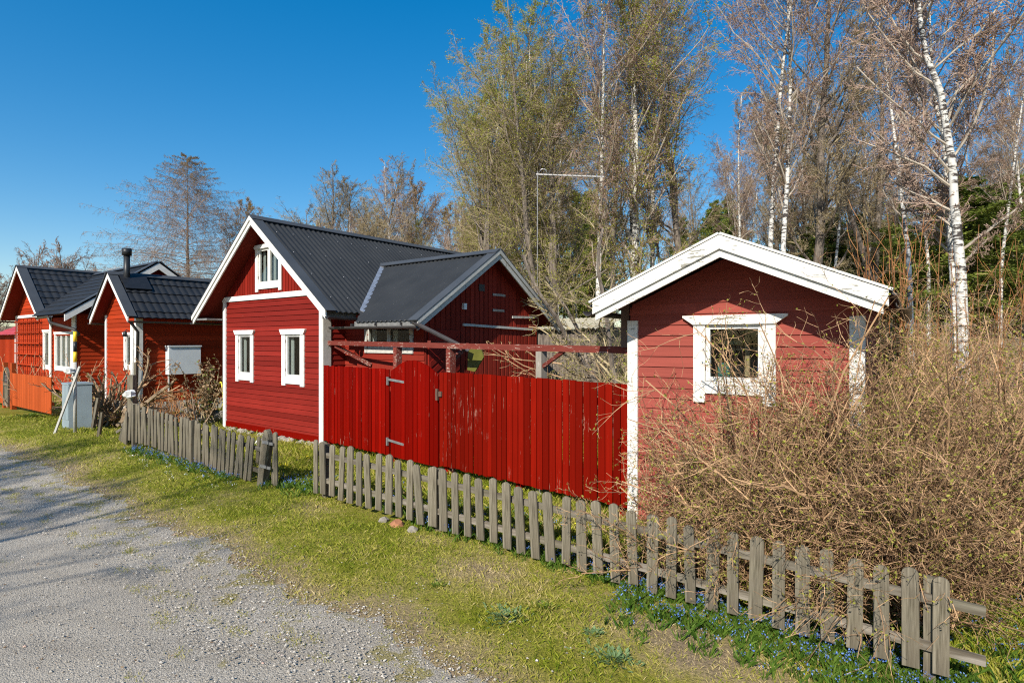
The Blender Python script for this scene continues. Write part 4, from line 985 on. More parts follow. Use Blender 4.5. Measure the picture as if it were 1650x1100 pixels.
for k in range(34):
    mb = MB(); r = R_.uniform(.07,.16); x = -1.2+2.6*R_.random(); z = R_.uniform(.0,.28)
    mb.tube([(0,0,-r*.6),(0,0,0),(r*.1,0,r*.55)], [r*.6,r,r*.35], 7, sm=False); o = mb.build('stone', M['stone'], rw); o.location = (x*.8, x*.5+R_.uniform(-.15,.15), z); o.rotation_euler = (R_.random(), R_.random(), R_.random()*6)
def rock(px, Y, r, m, lab, cat='stone'):
    mb = MB(); mb.tube([(0,0,-r*.5),(0,0,r*.1),(r*.15,0,r*.6)], [r*.8,r,r*.5], 7, sm=False); o = mb.build(cat, M[m]); o.location = onp(px, Y); o.rotation_euler = (0,.2,px); tag(o, lab, cat)
for px, Y, r, m, lab in ((418,12.0,.13,'foundation','pale round stone on the grass under the front wall of the red cottage'),
    (640,6.62,.09,'brick','orange brick lump under the middle of the foreground picket fence'), (618,6.75,.07,'stone','dark stone left of the orange brick lump under the fence'), (664,6.45,.07,'stone','dark stone right of the orange brick lump under the fence')): rock(px, Y, r, m, lab)
# outbuilding behind
ob = thing('outbuilding', (*P(905, 22.5), 0), UA, 'low outbuilding with a pale fibre cement roof behind the tangled tree', 'outbuilding')
z = Hs(*P(905, 22.5))
strip_roof('roof', ob, M['fibre'], lambda v, w: (v, -1.5+w, 2.55+.18*w), -2.2, 2.4, lambda v: 0, lambda v: 2.6, 'corr', .2, .02)
mb = MB(); vboards(mb, Fr((0,-1.2,0),(1,0,0),(0,-1,0)), -2, 2.2, lambda s: 0, lambda s: 2.5, (), .16); vboards(mb, Fr((2.2,0,0),(0,1,0),(1,0,0)), -1.2, 1, lambda s: 0, lambda s: 2.6, (), .16); vboards(mb, Fr((-2.,0,0),(0,1,0),(-1,0,0)), -1.2, 1, lambda s: 0, lambda s: 2.6, (), .16); mb.build('wall', M['bark_dark'], ob)
# ---------------------------------------------------------------- trees and shrubs
M['limb_birch'] = plain('limb_birch', (.34,.29,.23), .85, 0, .35, 5)
def rot_dir(R, d, ang):         # tilt d by ang towards a random side
    d = Vector(d); o = Vector((R.gauss(0,1), R.gauss(0,1), R.gauss(0,1))); o = (o-d*o.dot(d))
    if o.length < 1e-4: o = Vector((1,0,0))
    return (d*math.cos(ang)+o.normalized()*math.sin(ang)).normalized()
class Grow:
    def __init__(s, seed): s.R = random.Random(seed); s.S = {0: [], 1: []}; s.tips = []
    def branch(s, p, d, L, r, lvl, spec):
        R = s.R; sp = spec[lvl]; n = sp['n']; p = Vector(p); d = Vector(d); last = lvl == len(spec)-1
        bulk = 0 if sp.get('thick') else 1
        kids = sp.get('kids', 0); k0 = sp.get('from', .2); nk = 0
        for i in range(n):
            t = (i+1)/n; q = p+d*(L/n); r1 = r*(1-.8*t/1.0*.5) if not last else r*.75
            r1 = sp['r0']*0+max(r*(1-t/n*1.1), sp.get('rmin', .003))
            s.S[bulk].append((*p, *q, r, r1)); 
            if not last and t >= k0:
                want = int(round(kids*(t-k0+1/n)/(1-k0+1/n)))
                while nk < want:
                    nk += 1; f = R.random(); pos = p.lerp(q, f)
                    dd = rot_dir(R, d, R.uniform(*sp['ang'])); dd.z += spec[lvl+1].get('up', 0); dd.normalize()
                    s.branch(pos, dd, L*sp['ratio']*R.uniform(.6, 1.2)*(1.15-.6*t), max(r1*sp.get('rr', .5), spec[lvl+1].get('rmin', .003)), lvl+1, spec)
            p, r = q, r1
            w = sp['wob']; d = (d+Vector((R.gauss(0,w), R.gauss(0,w), R.gauss(0,w)+sp.get('trop', 0)))).normalized()
        if last or lvl >= len(spec)-2: s.tips.append(tuple(p))
def make_tree(name, seed, H_, trunk_r_, bark, twm, leafm_=None, leafn=0, leafs=.05, base=.3, spread=.28, ang=(.45,.8), nl=26, dens=1.0, droop=-.06, lean=(0,0), wob=.012, top_r=.02, forks=1, path=None):
    trunk_r = trunk_r_
    g = Grow(seed); R = g.R; trunks = []
    spec = [dict(n=6, wob=.12, trop=.05, kids=int(9*dens), ang=(.4,.9), ratio=.46, r0=0, rr=.45, rmin=.012, thick=True, **{'from': .2}),
            dict(n=5, wob=.16, trop=.0, kids=int(8*dens), ang=(.4,1.0), ratio=.5, r0=0, rr=.55, rmin=.008),
            dict(n=4, wob=.2, trop=droop, kids=int(5*dens), ang=(.4,1.0), ratio=.62, r0=0, rr=.6, rmin=.006),
            dict(n=3, wob=.22, trop=droop*2, r0=0, rmin=.0055)]
    mb = MB()
    for f in range(forks):
        p = Vector((R.uniform(-.25,.25)*(forks > 1), R.uniform(-.25,.25)*(forks > 1), -.3)); d = Vector((lean[0]+R.gauss(0,.07)*(forks > 1), lean[1]+R.gauss(0,.07)*(forks > 1), 1)).normalized()
        hh = H_*(1 if f == 0 else R.uniform(.75,.98)); n = 16; pts = [p]; rad = [trunk_r*1.25]
        for i in range(n):
            d = (d+Vector((R.gauss(0,wob*2), R.gauss(0,wob*2), .08))).normalized(); p = p+d*(hh/n); pts.append(p); rad.append(max(top_r, trunk_r*(1-(i+1)/n)**.8))
        if path:
            zs = [q[1] for q in path]; pts = [Vector((float(np.interp(H_*i/n-.3, zs, [q[0] for q in path])), R.gauss(0,.02), H_*i/n-.3)) for i in range(n+1)]
        mb.tube(pts, rad, 9)
        for k in range(int(nl/forks*1.2) if forks > 1 else nl):
            t = base+(1-base)*((k+R.random())/(nl/forks*1.2 if forks > 1 else nl)); t = min(t, .985); i = int(t*n); q = pts[i].lerp(pts[min(i+1,n)], t*n-i)
            az = R.uniform(0, 2*PI)+k*2.4; el = PI/2-R.uniform(*ang); dd = Vector((math.cos(az)*math.cos(el), math.sin(az)*math.cos(el), math.sin(el)))
            prof = min(1, (1-t)*2.2+.18)*min(1, .45+(t-base)*2.2)
            L = H_*spread*prof*R.uniform(.75,1.2); g.branch(q, dd, L, max(.012, trunk_r*.26*(1-t)+.012), 0, spec)
    root = thing(name, (0,0,0), 0, 'x', 'tree')
    mb.build('trunk', M[bark], root)
    S0 = np.array(g.S[0]); V, F = seg_arrays(S0, 5); np_mesh('limbs', V, F, M['limb_birch' if bark == 'bark_birch' else 'bark_dark'], root, rnd=np.zeros(len(F)))
    S1 = np.array(g.S[1]); V, F = seg_arrays(S1, 3); rr = np.tile(np.random.default_rng(seed).random(len(S1)), 3)
    cr = np_mesh('crown', V, F, M[twm], root, rnd=rr)
    if leafm_:
        rg = np.random.default_rng(seed+1); T = S1[:, 3:6]; k = rg.random(len(T)) < min(1, leafn/len(T)); C = np.repeat(T[k], max(1, int(leafn/len(T))), 0)
        C = C+rg.normal(0, leafs*1.2, C.shape); V, F = leaf_arrays(C, leafs, rg); np_mesh('leaves', V, F, M[leafm_], cr, rnd=rg.random(len(F)))
    return root
def place(root, px, Y, sc_, rz, label, group=None, sink=.1, first=False, tilt=(0,0), sxy=None):
    if not first:
        c = root.copy(); sc.collection.objects.link(c)
        for ch in list(root.children):
            d = ch.copy(); sc.collection.objects.link(d); d.parent = c
            for g2_ in list(ch.children): e_ = g2_.copy(); sc.collection.objects.link(e_); e_.parent = d
        root = c
    x, y = P(px, Y); root.location = (x, y, Hs(x, y)-sink); root.rotation_euler = (tilt[0], tilt[1], rz); root.scale = (sxy or sc_, sxy or sc_, sc_)
    root['label'] = label
    if group: root['group'] = group
    return root
def hgt(pytop, Y, px): return Zp(pytop, Y)-Hs(*P(px, Y))
# source trees (each ends up placed itself, then copied)
t0 = {}
t0['pale'] = make_tree('birch_tree', 21, 20, .15, 'bark_birch', 'twig_birch', 'leaf_yellow', 5000, .04, .24, .22, (.4,.75), 30, 1.0, -.10)
t0['pale2'] = make_tree('birch_tree', 22, 20, .125, 'bark_birch', 'twig_birch', 'bud_brown', 2500, .03, .36, .21, (.4,.8), 28, .95, -.09, wob=.012)
t0['green'] = make_tree('birch_tree', 23, 20, .22, 'bark_birch', 'twig_birch', 'leaf_yellow', 36000, .06, .14, .30, (.4,.85), 34, 1.05, -.08, forks=2)
t0['green2'] = make_tree('birch_tree', 24, 18, .20, 'bark_dark', 'twig_grey', 'leaf_yellow', 28000, .055, .12, .33, (.4,.9), 34, 1.0, -.06, forks=3)
t0['dark'] = make_tree('bare_tree', 25, 19, .24, 'bark_dark', 'twig_grey', 'bud_brown', 2500, .03, .22, .30, (.35,.8), 28, 1.05, .0, wob=.02)
t0['dark2'] = make_tree('bare_tree', 26, 18, .20, 'bark_dark', 'twig_grey', 'bud_brown', 6000, .045, .18, .29, (.35,.8), 28, 1.0, -.02, wob=.025, forks=2)
t0['orange'] = make_tree('young_leaf_tree', 27, 14, .16, 'bark_dark', 'twig_birch', 'leaf_orange', 14000, .06, .15, .30, (.4,.8), 26, .9, -.05)
t0['bush'] = make_tree('round_tree', 28, 8, .14, 'bark_dark', 'twig_birch', None, 0, .05, .15, .36, (.35,.9), 30, .95, .0, forks=3)
def conifer(name, seed, H_, r, mn, twm, bark, nl, droop, gap, rad, leafn, leafs, base=.12):
    R = random.Random(seed); mb = MB(); S = []; T = []; n = 14; p = Vector((0,0,-.3)); pts = [p]
    for i in range(n): p = p+Vector((R.gauss(0,.02), R.gauss(0,.02), H_/n)); pts.append(p)
    mb.tube(pts, [max(.02, r*(1-i/n)) for i in range(n+1)], 9)
    for k in range(nl):
        t = base+(1-base)*(k+R.random())/nl; z = H_*t; az = k*2.4+R.uniform(-.5,.5)
        L = H_*rad*(min(1, (1-t)**.8*1.1+.05) if mn == 'needle_larch' else min(1, (1-t)*2.4+.12))*R.uniform(.7,1.1)*min(1,.7+(t-base)*2); q = Vector((0,0,z)); m_ = 9
        el = .25 if t < .6 else .5; d = Vector((math.cos(az)*math.cos(el), math.sin(az)*math.cos(el), math.sin(el)*.6))
        for i in range(m_):
            q2 = q+d*(L/m_); S.append((*q, *q2, max(.008, r*.25*(1-t)*(1-i/m_)), max(.006, r*.25*(1-t)*(1-(i+1)/m_)))); 
            if i >= 1:
                for j in range(gap):
                    dd = rot_dir(R, d, R.uniform(.7,1.3)); dd.z -= droop*R.uniform(.3,1); dd.normalize(); l2 = L*.26*R.uniform(.4,1.1)*(1.15-i/m_); a_ = q.lerp(q2, R.random()); b_ = a_+dd*l2*.6; c_ = b_+(dd+Vector((0,0,-droop*.6))).normalized()*l2*.5
                    S.append((*a_, *b_, .006, .005)); S.append((*b_, *c_, .005, .004)); T += [a_.lerp(b_, .5), b_, b_.lerp(c_, .5), c_]
                    for e_ in range(2): w_ = rot_dir(R, dd, 1.0); w_.z -= droop*.5; u = a_.lerp(c_, R.random()); S.append((*u, *(u+w_*l2*.35), .004, .0035)); T.append(u+w_*l2*.25)
            q = q2; d = (d+Vector((R.gauss(0,.05), R.gauss(0,.05), -.045 if i < m_*.6 else .05))).normalized()
    root = thing(name, (0,0,0), 0, 'x', 'tree'); mb.build('trunk', M[bark], root)
    S = np.array(S); V, F = seg_arrays(S, 3); cr = np_mesh('crown', V, F, M[twm], root, rnd=np.tile(np.random.default_rng(seed).random(len(S)), 3))
    rg = np.random.default_rng(seed); T = np.array([tuple(v) for v in T]); C = np.repeat(T, max(1, round(leafn/len(T))), 0); C = C+rg.normal(0, leafs*.8, C.shape)
    V, F = leaf_arrays(C, leafs, rg); np_mesh('needles', V, F, M[mn], cr, rnd=rg.random(len(F))); return root
t0['larch'] = conifer('larch_tree', 31, 17, .22, 'needle_larch', 'twig_birch', 'bark_dark', 230, .6, 6, .66, 12000, .04, .1)
t0['pine'] = conifer('conifer', 32, 15, .18, 'needle', 'twig_grey', 'bark_pine', 70, .25, 4, .24, 45000, .12, .12)
used = set()
def put(kind, px, Y, top, label, rz=0, group=None, **k):
    f = kind not in used; used.add(kind); base = {'pale':20,'pale2':20,'green':20,'green2':18,'dark':19,'dark2':18,'orange':14,'bush':8,'larch':17,'pine':15,'spare':1}[kind]
    return place(t0[kind], px, Y, hgt(top, Y, px)/base*1.0, rz, label, group, first=f, **k)
put('larch', 302, 46, 250, 'tall bare larch with drooping twigs behind the small cottage roof', 0, sxy=1.05)
put('bush', 60, 60, 388, 'left of the two small round bare trees above the far left roof', 0)
put('bush', 110, 60, 386, 'right of the two small round bare trees above the far left roof', 2.2)
put('orange', 382, 52, 322, 'slim yellowish birch just right of the larch', 1)
put('dark', 520, 42, 262, 'bare tree with a dark crown, leftmost above the red cottage ridge', 1.2, sxy=.95)
put('dark2', 598, 42, 250, 'tall bare many-stemmed tree in the middle above the red cottage ridge', .3, sxy=.95)
put('pale2', 628, 40, 245, 'bare birch with a reddish crown above the cottage ridge', 3.6, sxy=.75)
put('orange', 684, 44, 292, 'young tree with orange-yellow leaves above the cottage ridge', 3)
put('orange', 722, 50, 335, 'smaller yellow-leaved tree beside the big green birch', 5)
put('dark2', 492, 44, 318, 'low spreading bare tree at the left end above the cottage ridge', 2.2, sxy=1.0)
put('dark', 560, 46, 300, 'bare tree between the first two dark crowns above the cottage ridge', 4.9, sxy=.95)
put('pale', 655, 45, 285, 'slender birch right of the reddish birch above the cottage ridge', 2.8, sxy=.95)
put('green2', 772, 27, 95, 'birch hung with yellow-green young leaves at the left edge of the wood', .4)
put('green', 848, 28, 30, 'tall birch with yellow-green leaves left of the wood centre', 1.0)
put('green2', 900, 26, 20, 'leafing birch with long pale limbs behind the aerial boom', 2.6)
put('pale', 962, 25, -100, 'tall leaning birch right of the aerial with yellowish twigs', 2.0, tilt=(0,-.07))
put('green', 1022, 26, -90, 'tall white-stemmed birch in the centre of the wood', 4.0)
put('pale', 1048, 29, -60, 'slender birch right of the white-stemmed centre birch', 5.0)
put('dark', 1110, 27, 0, 'dark-limbed bare tree between the centre birches and the blue gap', 2.4)
put('pale2', 1238, 20, -190, 'left of the pair of straight white birches above the garden shed', .5)
put('pale2', 1262, 19, -210, 'right and whiter of the pair of straight birches above the garden shed', 2.5)
put('dark', 1312, 21, -110, 'tall dark forked bare tree right of the white birch pair', 4.4)
put('dark2', 1420, 26, -40, 'bare tree with a pale crooked trunk between the dark tree and the leaning birch', 1.5)
put('pale2', 1468, 18, -130, 'birch with a white trunk rising above the red-brown shoots', 4.1, tilt=(0,-.05))
big = make_tree('birch_tree', 41, 12.8, .135, 'bark_birch', 'twig_birch', None, 0, .05, .34, .24, (.5,1.1), 30, 1.0, -.04, path=[(.05,-1),(0,1.2),(-.16,4.4),(-.38,6.7),(-.58,7.7),(-.92,8.6),(-1.3,12)])
place(big, 1557, 12.5, 1.0, 0, 'thick white birch trunk near the right edge, leaning left at the top', first=True)
place(big, 1541, 13.4, .9, .25, 'thinner birch stem close against the thick white birch at the right', sxy=.7)
put('pale2', 1404, 27, 20, 'slim crooked birch between the dark forked tree and the white birches', 3.3)
put('pale2', 1496, 24, 60, 'slim white birch between the shoots and the thick white birch', 5.2)
put('pale2', 1612, 23, 40, 'slim white birch just right of the thick white birch', .9)
put('pale', 1648, 26, 80, 'slim birch cut by the right edge of the picture', 2.9)
put('pale2', 1345, 26, 90, 'thin straight birch just right of the dark forked tree', 1.9)
put('pale', 1190, 30, 150, 'thin birch filling the gap left of the white birch pair', 4.4)
for k in range(9):
    put('pine', 1545+k*24+(k % 2)*9, 25+(k*5) % 9, 285+(k*37) % 60, 'sunlit green pine in the near row right of the thick white birch', k*1.7, 'near pines at the right edge', sxy=1.1)
for k in range(4): put('pine', 1330+k*38, 30+k, 355+(k*23) % 40, 'sunlit green conifer seen low between the birch trunks above the shed', k*2.1, 'green conifers above the shed roof', sxy=1.0)
FG = 'trees filling the wood behind the garden'
R_ = random.Random(77)
spots = []
for k in range(84):
    Y = R_.uniform(30, 62); px = R_.uniform(740, 1900) if k % 4 else R_.uniform(470, 800)
    kind = R_.choice(['dark','dark2','pale','pale2','pale2','green' if px < 1100 else 'dark'])
    top = R_.uniform(60, 300) if px > 800 else R_.uniform(310, 370)
    if px > 1150: top = R_.uniform(110, 300)
    if 1120 < px < 1215 : top = R_.uniform(230, 290)
    lab = {'dark':'bare dark tree standing among the background wood','dark2':'many-stemmed bare tree standing among the background wood','pale':'thin birch standing among the background wood','pale2':'bare thin birch standing among the background wood','green':'hazy green birch standing among the background wood'}[kind]
    put(kind, px, Y, top, lab, R_.uniform(0, 6), FG)
for px, Y, top, lab in ((1180, 44, 345, 'dark conifer right of the centre birches just above the shed ridge'), (1345, 34, 335, 'green conifer behind the dark forked tree'), (1385, 30, 345, 'bright green conifer right of the dark forked tree')):
    put('pine', px, Y, top, lab, px)
for k in range(34):
    px = 1440+R_.uniform(0, 460); put('pine', px, R_.uniform(28, 50), R_.uniform(270, 430), 'dark green pine in the row along the right horizon', R_.uniform(0,6), 'pines along the right horizon')
for k in range(14):
    px = R_.uniform(860, 1480); put('pine', px, R_.uniform(46, 60), R_.uniform(300, 380), 'dark conifer showing between the birch trunks', R_.uniform(0,6), 'conifers between the birches')
for k in range(18):
    px = R_.uniform(-250, 215) if k % 2 else R_.uniform(150, 470); put('bush', px, R_.uniform(58, 85), R_.uniform(420, 455) if px > 20 else R_.uniform(405, 440), 'small far tree on the low skyline behind the cottages', R_.uniform(0,6), 'far trees on the left skyline')

def shrub(name, label, loc, seed, stems, spec, twm, leafm_=None, leafn=0, leafs=.02, cat='shrub', thick='bark_dark', parts=('stems','twigs')):
    g = Grow(seed)
    for (p, d, L, r) in stems(g.R): g.branch(p, d, L, r, 0, spec)
    root = thing(name, loc, 0, label, cat)
    if g.S[0]: V, F = seg_arrays(np.array(g.S[0]), 5); np_mesh(parts[0], V, F, M[thick], root, rnd=np.tile(np.random.default_rng(seed).random(len(g.S[0])), 5))
    S1 = np.array(g.S[1]); V, F = seg_arrays(S1, 3); tw = np_mesh(parts[1], V, F, M[twm], root, rnd=np.tile(np.random.default_rng(seed).random(len(S1)), 3))
    if leafm_:
        for m_, nn, sz in leafm_:
            rg = np.random.default_rng(seed+5); T = S1[rg.integers(0, len(S1), nn), 3:6]; C = T+rg.normal(0, sz*.5, T.shape); V, F = leaf_arrays(C, sz, rg)
            np_mesh('buds' if sz < .03 else 'leaves', V, F, M[m_], root, rnd=rg.random(len(F)))
    return root
# foreground hedge shrubs: dense thin twigs with buds
hs_ = [dict(n=8, wob=.12, trop=-.015, kids=14, ang=(.4,1.3), ratio=.44, r0=0, rr=.6, rmin=.0028, **{'from': .10}),
       dict(n=5, wob=.22, trop=-.01, kids=9, ang=(.5,1.4), ratio=.50, r0=0, rr=.6, rmin=.0020),
       dict(n=4, wob=.3, trop=.02, r0=0, rmin=.0016)]
def hedge(wl, wd, n, L, el0=.45, by=.05):
    """stems rising from a base wl long (along the fence) and wd deep"""
    def f(R):
        for k in range(n):
            az = R.uniform(0, 2*PI); el = R.uniform(el0, 1.5); d = Vector((math.cos(az)*math.cos(el)+by*.55, math.sin(az)*math.cos(el)+by, math.sin(el))).normalized()
            u, v = R.uniform(-wl, wl), R.uniform(-wd, wd); yield ((u*Dx-v*Dy, u*Dy+v*Dx, -.05), d, L*R.uniform(.55,1.1)*(1-.25*abs(u)/wl), R.uniform(.005,.013))
    return f
BUD = [('bud', 20000, .020), ('bud_brown', 12000, .014)]
def hloc(px, Y): x, y = P(px, Y); return (x, y, Hs(x, y))
shrub('hedge_shrub', 'dense bare twiggy shrub in front of the shed window, behind the pickets', hloc(1215, 5.3), 51, hedge(.62,.20,110,1.65,.35), hs_, 'twig_tan', BUD)
shrub('hedge_shrub', 'tall bare twiggy shrub at the right corner of the garden shed', hloc(1365, 5.0), 52, hedge(.60,.22,135,2.55,.6), hs_, 'twig_tan', BUD)
shrub('hedge_shrub', 'dense bare shrub at the right edge of the picture above the fence end', hloc(1570, 5.2), 53, hedge(.6,.3,120,2.35,.5,.12), hs_, 'twig_tan', BUD)
shrub('hedge_shrub', 'bare shrub filling the space behind, between the shed and the thick white birch', hloc(1500, 7.4), 54, hedge(.8,.4,80,2.8), hs_, 'twig_tan', BUD)
shrub('hedge_shrub', 'bare shrub beyond the right edge of the fence', hloc(1760, 6.0), 55, hedge(.7,.4,70,2.0), hs_, 'twig_tan', BUD)
def spray(R):
    for k in range(16): a_ = R.uniform(2.5, 4.6); el = R.uniform(-.05,.7); yield ((R.uniform(-.25,.25), R.uniform(-.1,.1), R.uniform(.25,.5)), Vector((math.cos(a_)*math.cos(el), math.sin(a_)*math.cos(el)*.6, math.sin(el))), R.uniform(.5,.9), .004)
shrub('arching_twigs', 'pale twigs arching over the pickets down to the verge at the right', hloc(1400, 4.35), 56, spray, [dict(n=8, wob=.08, trop=-.13, kids=6, ang=(.3,.9), ratio=.4, r0=0, rr=.6, rmin=.002, **{'from': .2}), dict(n=4, wob=.15, trop=-.05, r0=0, rmin=.0015)], 'twig_tan', [('bud', 350, .018)], cat='twigs')
def canes(R):
    for k in range(26): u = R.uniform(-.8,1.1); v = R.uniform(-.25,.2); yield ((u*Dx-v*Dy, u*Dy+v*Dx, 0), Vector((R.gauss(-.03,.16), R.gauss(0,.12), 1)).normalized(), R.uniform(1.7,2.35), .009)
shrub('hedge_canes', 'loose upright budding canes standing above the thicket in front of the shed', hloc(1300, 5.1), 57, canes, [dict(n=9, wob=.06, trop=.0, kids=12, ang=(.3,.9), ratio=.22, r0=0, rr=.5, rmin=.003, **{'from': .3}), dict(n=4, wob=.15, trop=.04, kids=3, ang=(.4,.9), ratio=.4, r0=0, rr=.6, rmin=.002), dict(n=2, wob=.1, r0=0, rmin=.0018)], 'twig_tan', [('bud', 2600, .02), ('bud_brown', 1800, .014)])
# upright reddish shoots
def shoots(n, r, L):
    def f(R):
        for k in range(n): t = R.uniform(0, 2*PI); rr = r*R.random(); yield ((rr*math.cos(t), rr*math.sin(t), 0), Vector((R.gauss(0,.07), R.gauss(0,.07), 1)).normalized(), L*R.uniform(.6,1.1), .009)
    return f
sh_ = [dict(n=8, wob=.025, trop=.03, kids=9, ang=(.2,.6), ratio=.28, r0=0, rr=.5, rmin=.004, **{'from': .3}), dict(n=4, wob=.1, trop=.05, r0=0, rmin=.003)]
shrub('tall_shoots', 'tall upright red-brown shoots rising behind the right corner of the shed', hloc(1425, 8.3), 61, shoots(34, .7, 3.6), sh_, 'twig_red', [('bud', 1500, .02)])
shrub('tall_shoots', 'thin upright brown shoots beside the thick white birch', hloc(1590, 10.5), 62, shoots(22, .8, 3.8), sh_, 'twig_red', [('bud', 900, .02)])
# tangled old fruit tree between cottage and shed
fs_ = [dict(n=9, wob=.14, trop=.02, kids=9, ang=(.4,1.1), ratio=.36, r0=0, rr=.45, rmin=.012, thick=True, **{'from': .25}),
       dict(n=6, wob=.22, trop=.03, kids=8, ang=(.5,1.2), ratio=.5, r0=0, rr=.5, rmin=.006), dict(n=5, wob=.22, trop=.02, kids=4, ang=(.5,1.1), ratio=.5, r0=0, rr=.6, rmin=.004), dict(n=3, wob=.2, r0=0, rmin=.003)]
def fruit(R):
    for az, el, L in ((2.6,1.0,4.2),(2.6,1.15,4.6),(2.2,1.3,4.8),(1.2,1.2,4.0),(.4,.9,3.0),(4.6,.9,2.6),(.1,.4,2.4)):
        yield ((R.uniform(-.2,.2), R.uniform(-.2,.2), 0), Vector((math.cos(az)*math.cos(el), math.sin(az)*math.cos(el), math.sin(el))), L, .06)
shrub('fruit_tree', 'old tangled fruit tree with dark curved limbs between the cottage and the shed', hloc(1000, 12.4), 71, fruit, fs_, 'twig_grey', [('bud', 3500, .03)], cat='tree', parts=('trunk','crown'))
def tangle(R):
    for k in range(26): t = R.uniform(0, 2*PI); el = R.uniform(.2,1.3); yield ((R.uniform(-.9,.9), R.uniform(-.6,.6), 0), Vector((math.cos(t)*math.cos(el), math.sin(t)*math.cos(el), math.sin(el))), R.uniform(1.1,2.0), .018)
ts_ = [dict(n=7, wob=.3, trop=-.02, kids=9, ang=(.4,1.2), ratio=.45, r0=0, rr=.5, rmin=.008), dict(n=5, wob=.3, trop=0, kids=5, ang=(.5,1.2), ratio=.5, r0=0, rr=.6, rmin=.005), dict(n=4, wob=.2, r0=0, rmin=.004)]
shrub('brushwood', 'heap of tangled bare brush behind the red fence left of the shed', hloc(975, 12.8), 72, tangle, ts_, 'twig_grey', [('dead', 2500, .04)])
shrub('brushwood', 'bare brush behind the wing of the red cottage', hloc(905, 17.5), 73, tangle, ts_, 'twig_grey', [('bud', 1500, .04)])
for px, Y, s, k in ((1085,16,1.6,1),(1180,21,2,2),(1320,24,2.4,3),(1440,20,2.2,4),(1640,17,2.2,5),(1010,21,2.2,6),(1560,26,2.4,7),(1720,24,2.6,8),(1250,29,3,9)):
    def br(R): 
        for q in range(24): t = R.uniform(0, 2*PI); el = R.uniform(.5,1.4); yield ((R.uniform(-1,1), R.uniform(-.6,.6), 0), Vector((math.cos(t)*math.cos(el), math.sin(t)*math.cos(el), math.sin(el))), R.uniform(.9,1.6)*s, .014)
    shrub('undergrowth_shrub', 'bare undergrowth shrub at the foot of the wood', hloc(px, Y), 80+k, br, ts_, 'twig_birch' if k % 2 else 'twig_grey', [('leaf_green' if k % 3 == 0 else 'bud', 2500, .05)])['group'] = 'undergrowth shrubs along the wood'
# twigs of a tree reaching in front of the wing gable
def reach(R):
    for k in range(3): yield ((0,0,1.2+.25*k), Vector((-.9,-.15,.38-.12*k)).normalized(), 1.5, .012)
shrub('reaching_branch', 'thin pale budding branches reaching in front of the wing gable', hloc(905, 10.6), 75, reach, [dict(n=8, wob=.08, trop=.02, kids=8, ang=(.4,.9), ratio=.35, r0=0, rr=.5, rmin=.006), dict(n=5, wob=.12, trop=.04, r0=0, rmin=.005)], 'twig_tan', [('bud_brown', 160, .03)], cat='branch')
# shrubs by the left neighbours
ps_ = [dict(n=7, wob=.16, trop=.03, kids=7, ang=(.3,.9), ratio=.34, r0=0, rr=.5, rmin=.010, thick=True, **{'from': .3}), dict(n=5, wob=.18, trop=.05, kids=4, ang=(.3,.9), ratio=.5, r0=0, rr=.6, rmin=.006), dict(n=3, wob=.15, r0=0, rmin=.005)]
def pruned(R):
    for k in range(40): t = R.uniform(0, 2*PI); el = R.uniform(.5,1.45); yield ((R.uniform(-.35,.35), R.uniform(-.3,.3), 0), Vector((math.cos(t)*math.cos(el), math.sin(t)*math.cos(el), math.sin(el))), R.uniform(.9,1.5), .035)
M['stem_tan'] = plain('stem_tan', (.26,.19,.12), .85, 0, .4, 14)
shrub('pruned_shrub', 'thick-stemmed pruned bare shrub behind the utility cabinet', hloc(168, 14.2), 91, pruned, ps_, 'twig_tan', [('bud', 350, .03)], thick='stem_tan')
def limb(R):
    yield ((0,0,.1), Vector((.62,-.1,.55)).normalized(), 1.9, .06)
    yield ((.1,0,.2), Vector((.35,-.1,.9)).normalized(), 1.7, .045)
shrub('pruned_tree', 'crooked pruned tree limb reaching right in front of the small cottage wall', hloc(190, 13.6), 92, limb, [dict(n=8, wob=.10, trop=.03, kids=16, ang=(.6,1.2), ratio=.45, r0=0, rr=.4, rmin=.015, thick=True, **{'from': .45}), dict(n=5, wob=.12, trop=.08, kids=4, ang=(.4,.9), ratio=.35, r0=0, rr=.5, rmin=.007), dict(n=3, wob=.1, trop=.05, r0=0, rmin=.005)], 'twig_tan', [('bud_brown', 200, .03)], cat='tree', thick='stem_tan')
def reeds(R):
    for k in range(170): yield ((R.uniform(-.7,.7), R.uniform(-.25,.25), 0), Vector((R.gauss(0,.22), R.gauss(0,.15), 1)).normalized(), R.uniform(.5,.95), .006)
shrub('dry_perennials', 'clump of dry orange-brown stems by the wall of the small cottage', hloc(280, 15.0), 93, reeds, [dict(n=4, wob=.08, kids=2, ang=(.2,.6), ratio=.4, r0=0, rr=.6, rmin=.004), dict(n=2, wob=.1, r0=0, rmin=.003)], 'twig_red')
def lau(R):
    for k in range(16): yield ((R.uniform(-.2,.2), R.uniform(-.2,.2), 0), Vector((R.gauss(0,.25), R.gauss(0,.25), 1)).normalized(), R.uniform(.9,1.7), .012)
shrub('leafy_shrub', 'brown-leaved shrub by the left corner of the red cottage', hloc(333, 14.6), 94, lau, [dict(n=6, wob=.1, kids=7, ang=(.4,.9), ratio=.3, r0=0, rr=.5, rmin=.005), dict(n=3, wob=.12, r0=0, rmin=.004)], 'twig_grey', [('dead', 1500, .06), ('leaf_green', 160, .06)])
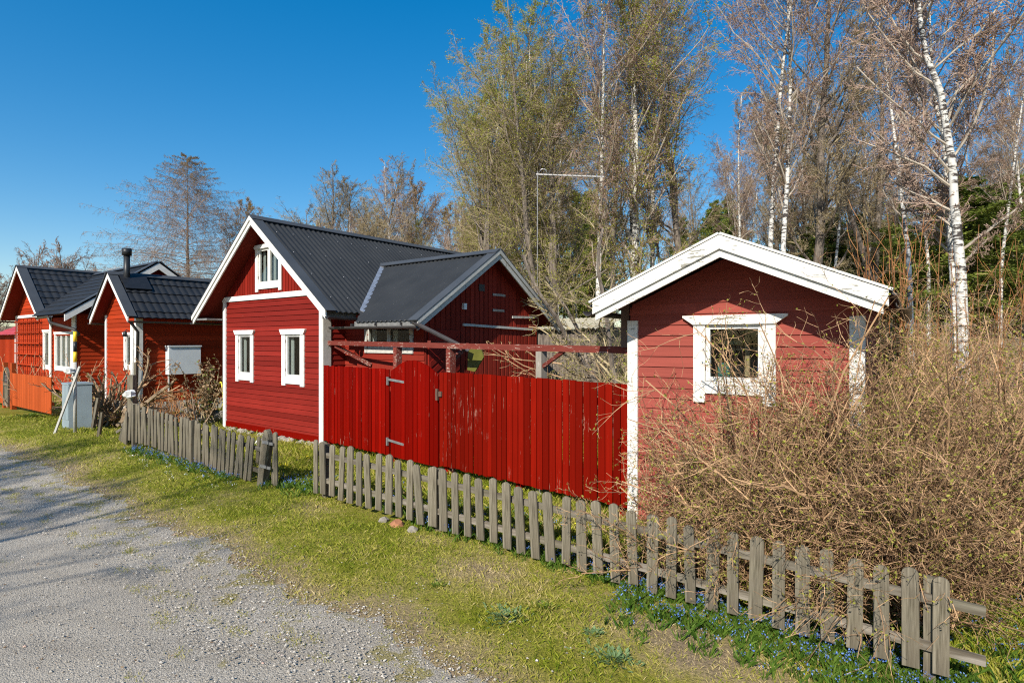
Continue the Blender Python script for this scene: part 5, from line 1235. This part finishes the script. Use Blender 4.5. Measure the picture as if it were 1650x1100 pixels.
shrub('bare_sapling', 'forked pale bare sapling behind the picket fence near the hose', hloc(318, 12.6), 95, lambda R: [((0,0,0), Vector((.5,0,.8)), .9, .022), ((0,0,0), Vector((-.05,0,1)), 1.0, .02), ((-.03,0,0), Vector((-.3,.1,.9)), .7, .014)], [dict(n=5, wob=.1, kids=5, ang=(.4,.8), ratio=.3, r0=0, rr=.4, rmin=.006, thick=True), dict(n=3, wob=.1, r0=0, rmin=.004)], 'twig_tan', thick='stem_tan')
shrub('bare_bush', 'thin bare bush in front of the window of the far left cottage', hloc(70, 17.5), 96, lambda R: [((R.uniform(-1,1), R.uniform(-.2,.2), .1), Vector((R.gauss(0,.4), R.gauss(0,.3), 1)).normalized(), R.uniform(.9,1.7), .01) for k in range(22)], [dict(n=6, wob=.1, kids=5, ang=(.3,.8), ratio=.35, r0=0, rr=.5, rmin=.006), dict(n=3, wob=.12, r0=0, rmin=.005)], 'twig_tan')
# the bare tree across the road, behind the photographer, whose shadow lies on the gravel
sh = place(t0['dark2'], 0, 5, .60, .9, 'bare tree on the near side of the road that throws its shadow on the gravel')
sh.location = (-10.3, -3.4, -.1)
sh = place(t0['dark2'], 0, 5, .62, 3.4, 'third bare tree on the near side of the road, its limbs shading the gravel edge')
sh.location = (-11.9, -3.6, -.1)
sh = place(t0['dark'], 0, 5, .55, 2.2, 'second bare tree on the near side of the road shading the gravel at the left')
sh.location = (-13.2, -2.2, -.1)
# fallen twigs and dead leaves on the verge and road
n = 1500; a = rng.uniform(-9, 7, n); b = rng.uniform(-3.5, .3, n); x, y = xy(a, b); C = np.stack([x, y, H(x, y)+.012], -1)
V, F = leaf_arrays(C, .022, rng, .0); V[:,2] = np.repeat(C[:,2], 4)+np.abs(V[:,2]-np.repeat(C[:,2], 4))*.35
tag(np_mesh('leaf_litter', V, F, M['dead'], rnd=rng.random(len(F))), kind='stuff')

# unseen trees added behind the camera to darken the reflections in the panes
for k in range(9):
    o = put('pine' if k % 2 else 'dark', 0, 5, 200, 'unseen tree added behind the camera to darken the window reflections', k*1.3, 'unseen trees added for the pane reflections')
    x, y = -34+k*7.5, -34-(k % 3)*4; o.location = (x, y, Hs(x, y)); o.scale = (.85,)*3
